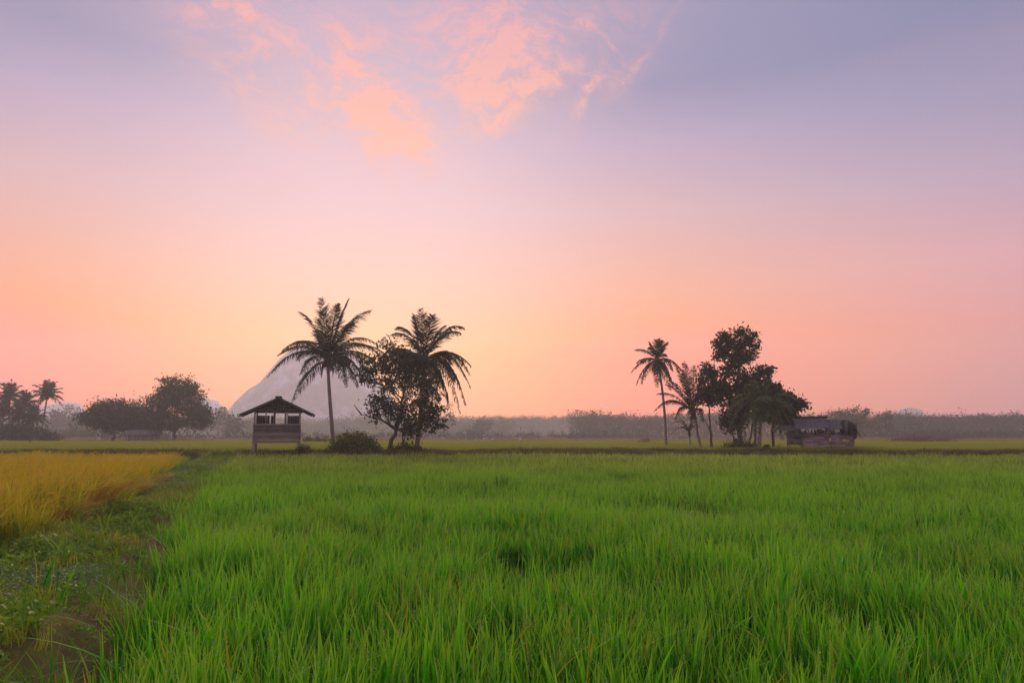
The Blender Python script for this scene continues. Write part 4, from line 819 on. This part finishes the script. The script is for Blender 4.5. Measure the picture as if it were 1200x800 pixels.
# ------------------------------------------------------------------ field shed on the right
Ys = 54.0; ks = Ys / F
def S(px, py): return (px - 962) * ks, 1.65 - (py - 1.3 - 510) * ks
sb = G(962, Ys); shed = thing('field_shed', 'tumbledown wooden shed with a sagging roof under the right-hand trees', 'shed', (sb[0], Ys, 0), R(-21)); gz0 = sb[2] - .1
SP_ = lambda name, mb, mat, **kw: part(name, mb, mat, shed, **kw)
for i, (px, w_) in enumerate(((926, .11), (941, .14), (954, .12), (961, .07), (971, .14), (982, .10), (993, .12))):
    for yy_ in (-1.0, 1.0):
        m = MB(); x0 = S(px, 0)[0]; m.beam((x0 + rng.normal(0, .05), yy_, gz0), (x0, yy_, S(0, 523)[1] if i in (2, 4) else S(0, 507)[1]), w_, tint=rng.random()); SP_('stilt_post', m, M['post'])
def uneven_wall(name, pxa, pxb, pya, pyb, tilt, yq, nrow, mat, missing=0.0):
    m = MB(); x0, x1 = S(pxa, 0)[0], S(pxb, 0)[0]; zt_, zb_ = S(0, pya)[1], S(0, pyb)[1]; hh = (zt_ - zb_) / nrow; nseg = 3
    for i in range(nrow):
        cuts = [x0] + sorted(rng.uniform(x0 + .3, x1 - .3, nseg - 1)) + [x1]
        for a, b_ in zip(cuts[:-1], cuts[1:]):
            if rng.random() < missing: continue
            t0 = (a - x0) / (x1 - x0) * tilt; t1 = (b_ - x0) / (x1 - x0) * tilt
            zc = zb_ + (i + .5) * hh; m.beam((a + .01, yq - .01 * (i % 2), zc + t0 + rng.normal(0, .012)), (b_ - .01, yq - .01 * (i % 2), zc + t1 + rng.normal(0, .012)), hh * .92, .025)
    return SP_(name, m, mat, kind='stuff')
uneven_wall('front_wall', 942, 970, 509, 524, 0.0, -1.08, 8, M['board_pale'], .04)
uneven_wall('front_wall', 971, 994, 510, 523, -.10, -1.12, 7, M['board_pale'], .06)
uneven_wall('lower_wall', 925, 941, 506, 521, 0, -.9, 7, M['board'], .05)
uneven_wall('rear_wall', 926, 994, 508, 522, 0, 1.1, 7, M['board'], .1)
m = MB()
for i in range(7):
    for sx_ in (S(925, 0)[0], S(995, 0)[0]): m.box((sx_ - .015, -1.05, S(0, 522)[1] + i * .14), (sx_ + .015, 1.1, S(0, 522)[1] + i * .14 + .12))
SP_('side_wall', m, M['board'], kind='stuff')
m = MB(); x0, x1 = S(940, 0)[0], S(996, 0)[0]; m.box((x0, -1.2, S(0, 525)[1] - .03), (x1, 1.15, S(0, 525)[1] + .04), .7); SP_('floor', m, M['board'])
m = MB(); m.box((S(941, 0)[0], -1.45, S(0, 525)[1] - .05), (S(964, 0)[0], -1.15, S(0, 522.6)[1] - .05), .95); SP_('bench_board', m, M['board_pale'])
def roofp(name, pa, pb, yr, pe0, pe1, ye, mat, **kw):
    (xa, zA), (xb, zB), (xc_, zC), (xd, zD) = S(*pa), S(*pb), S(*pe0), S(*pe1)
    return corrugated(name, (xa, yr, zA), (xb, yr, zB), (xc_, ye, zC), (xd, ye, zD), mat, shed, n=40, sag=-.05, **kw)
roofp('roof_sheet', (934, 491), (969, 490.5), 0, (934, 504), (970, 503), -1.5, M['sheet_grey'])
roofp('roof_sheet', (934, 491.2), (969, 490.7), 0.02, (933, 503), (970, 503), 1.5, M['sheet'])
roofp('roof_sheet', (967, 493), (992, 494), 0, (968, 504.5), (986, 504), -1.45, M['sheet_grey'])
roofp('roof_sheet', (967, 493.2), (992, 494.2), .02, (968, 504.5), (992, 504), 1.45, M['sheet'])
roofp('lower_roof', (918, 500), (937, 499), -.2, (918, 506), (941, 506), -1.45, M['sheet_grey'])
m = MB(); m.beam((S(934, 0)[0], 0, S(0, 490.4)[1]), (S(970, 0)[0], 0, S(0, 489.9)[1]), .10, .25, .2); SP_('ridge_cap', m, M['board_dark'])
m = MB()                                                        # ragged thatch hanging at the right end
for i in range(420):
    a = rng.uniform(983, 998); zz_ = rng.uniform(494, 503) + max(0, a - 990) * .5; x0, z_ = S(a, zz_); y_ = rng.uniform(-1.5, 1.2)
    L = rng.uniform(.35, .8); d = np.array([rng.normal(.10, .16), rng.normal(0, .15), -1]); p = np.array([x0, y_, z_]); q = np.array([rng.normal(0, 1), rng.normal(0, 1), 0]); q = q / np.linalg.norm(q) * .05
    m.add([p - q, p + q, p + d * L + q * .5, p + d * L - q * .5], [(0, 1, 2, 3)], rng.random())
SP_('thatch_end', m, M['thatch'], kind='stuff')
m = MB(); x0, z_ = S(988, 496); m.beam((x0, -1.62, z_), (S(986, 0)[0], -1.7, S(0, 511)[1]), .22, .03, .6); SP_('loose_board', m, M['sheet_grey'])
m = MB(); m.beam((S(990, 0)[0], -.8, S(0, 512)[1]), (S(1003, 0)[0], -.8, S(0, 511)[1]), .04, tint=.3); SP_('loose_pole', m, M['post'])
m = MB()
for i in range(50):
    a = rng.uniform(943, 985); x0, z_ = S(a, 505 + rng.uniform(-1, 1)); L = rng.uniform(.1, .35); p = np.array([x0, -1.35, z_]); q = np.array([.04, 0, 0]); m.add([p - q, p + q, p + np.array([rng.normal(0, .06), 0, -L]) + q * .6, p + np.array([0, 0, -L]) - q * .6], [(0, 1, 2, 3)], rng.random())
SP_('eave_thatch', m, M['thatch'], kind='stuff')
# bench beside the shed
bb = G(918, 52.5); be = thing('wooden_bench', 'rough low wooden bench left of the field shed', 'bench', bb, R(8))
m = MB()
for i in range(3): m.box((-.42, -.2 + i * .14, .46), (.42, -.08 + i * .14, .50))
part('seat', m, M['board'], be)
for sx_ in (-.36, .36):
    for sy_ in (-.15, .17): m = MB(); m.beam((sx_ * 1.05, sy_, -.05), (sx_, sy_, .458), .07, tint=.3); part('leg', m, M['post'], be)
m = MB(); m.beam((-.44, .24, .5), (-.1, .26, .78), .05, .05, .3); part('back_rail', m, M['board'], be)
# round water jar by the low palm
jb = G(898, 50.6); m = MB(); s_ = np.linspace(0, 1, 12); prof = np.array([.20, .30, .38, .42, .43, .42, .38, .32, .25, .19, .18, .21]); m.tube(np.stack([0 * s_, 0 * s_, s_ * .75], 1), prof, 20)
tag(link('water_jar', m.mesh('water_jar', M['board_dark'], True), loc=jb), 'dark round clay jar at the foot of the low green palm', 'jar')
# low barn far left
Yb = 117.0; bp_ = G(168, Yb); barn = thing('low_barn', 'low slatted barn under the joined dome trees', 'barn', bp_, R(27)); kb = Yb / F; wB = 17 * kb
m = MB()
for i in range(26): q = -wB + i * 2 * wB / 26; m.box((q, -2, 0), (q + 2 * wB / 26 - .05, -1.94 - .03 * (i % 2), 1.45 + .03 * (i % 3)))
part('slat_wall', m, M['board_pale'], barn, kind='stuff')
m = MB(); m.box((-wB, 1.9, 0), (wB, 1.96, 1.4)); m.box((-wB, -1.9, 0), (-wB + .06, 1.9, 1.4)); m.box((wB - .06, -1.9, 0), (wB, 1.9, 1.4)); part('rear_wall', m, M['board'], barn)
corrugated('roof_sheet', (-wB - .3, 0, 2.3), (wB + .3, 0, 2.3), (-wB - .3, -2.5, 1.5), (wB + .3, -2.5, 1.5), M['sheet'], barn); corrugated('roof_sheet', (-wB - .3, 0.02, 2.3), (wB + .3, 0.02, 2.3), (-wB - .3, 2.5, 1.5), (wB + .3, 2.5, 1.5), M['sheet'], barn)
# white rags on stakes in the fields
def rag(label, px, py, Y, h=.7, two=False):
    g = G(px, Y); p = W(px, py, Y); th = thing('rag_on_stake', label, 'scarecrow', g, group='white rags on stakes in the fields')
    m = MB(); m.tube([[0, 0, -.1], [0, 0, p[2] - g[2] + h * .5]], .035, 5); part('stake', m, M['bark'], th)
    for q in ((0, 1) if two else (0,)):
        m = MB(); z1 = p[2] - g[2] + h * .5 + q * h * 1.3; n = 6; V = []; 
        for i in range(n): s = i / (n - 1); w_ = .16 * h / .7 * (1 - .3 * s) ; V += [(-w_ + .05 * math.sin(s * 5), .05 * math.cos(s * 4), z1 - s * h), (w_ + .05 * math.sin(s * 5 + 1), .08 * math.sin(s * 6), z1 - s * h)]
        V2 = [(a, b + .03, c) for a, b, c in V]; m.add(V + V2, [(2 * i, 2 * i + 1, 2 * i + 3, 2 * i + 2) for i in range(n - 1)] + [(12 + 2 * i, 12 + 2 * i + 2, 12 + 2 * i + 3, 12 + 2 * i + 1) for i in range(n - 1)] + [(2 * i, 2 * i + 2, 14 + 2 * i, 12 + 2 * i) for i in range(n - 1)] + [(2 * i + 1, 13 + 2 * i, 15 + 2 * i, 3 + 2 * i) for i in range(n - 1)]); part('rag', m, M['cloth'], th)
    if two: m = MB(); m.tube([[0, 0, 0], [0, 0, p[2] - g[2] + h * 1.9]], .03, 5); part('stake', m, M['bark'], th)
rag('white rag in two pieces on a stake in the open field, middle of the picture', 610, 512.5, 95, .75, True)
rag('white rag on a stake below the leftmost dome tree', 117, 513.5, 110, .45)
rag('white rag on a stake right of the large rounded tree', 248, 512, 110, .45)
rag('white rag on a stake between the rounded tree and the hut', 267, 514, 105, .4)
rag('white rag on a stake just left of the hut post', 293, 514, 105, .4)
g = G(36, 74); m = MB(); m.tube([[0, 0, -.2], [.03, 0, 1.1]], .05, 6); tag(link('field_stake', m.mesh('field_stake', M['bark']), loc=g), 'short dark stake standing in the crop at far left', 'stake')
# ------------------------------------------------------------------ the air
if HAZE > 0:
    hzm = bpy.data.materials.new('haze'); hzm.use_nodes = True; tt = hzm.node_tree; tt.nodes.clear()
    pv = tt.nodes.new('ShaderNodeVolumePrincipled'); pv.inputs['Density'].default_value = HAZE; pv.inputs['Color'].default_value = (.96, .94, .945, 1); pv.inputs['Anisotropy'].default_value = .4
    oo = tt.nodes.new('ShaderNodeOutputMaterial'); tt.links.new(pv.outputs[0], oo.inputs['Volume'])
    m = MB(); m.box((-1330, -110, -3.2), (1330, BOX_Y, BOX_Z)); tag(link('haze', m.mesh('haze', hzm)), 'thin pink morning haze over the whole plain', kind='stuff')
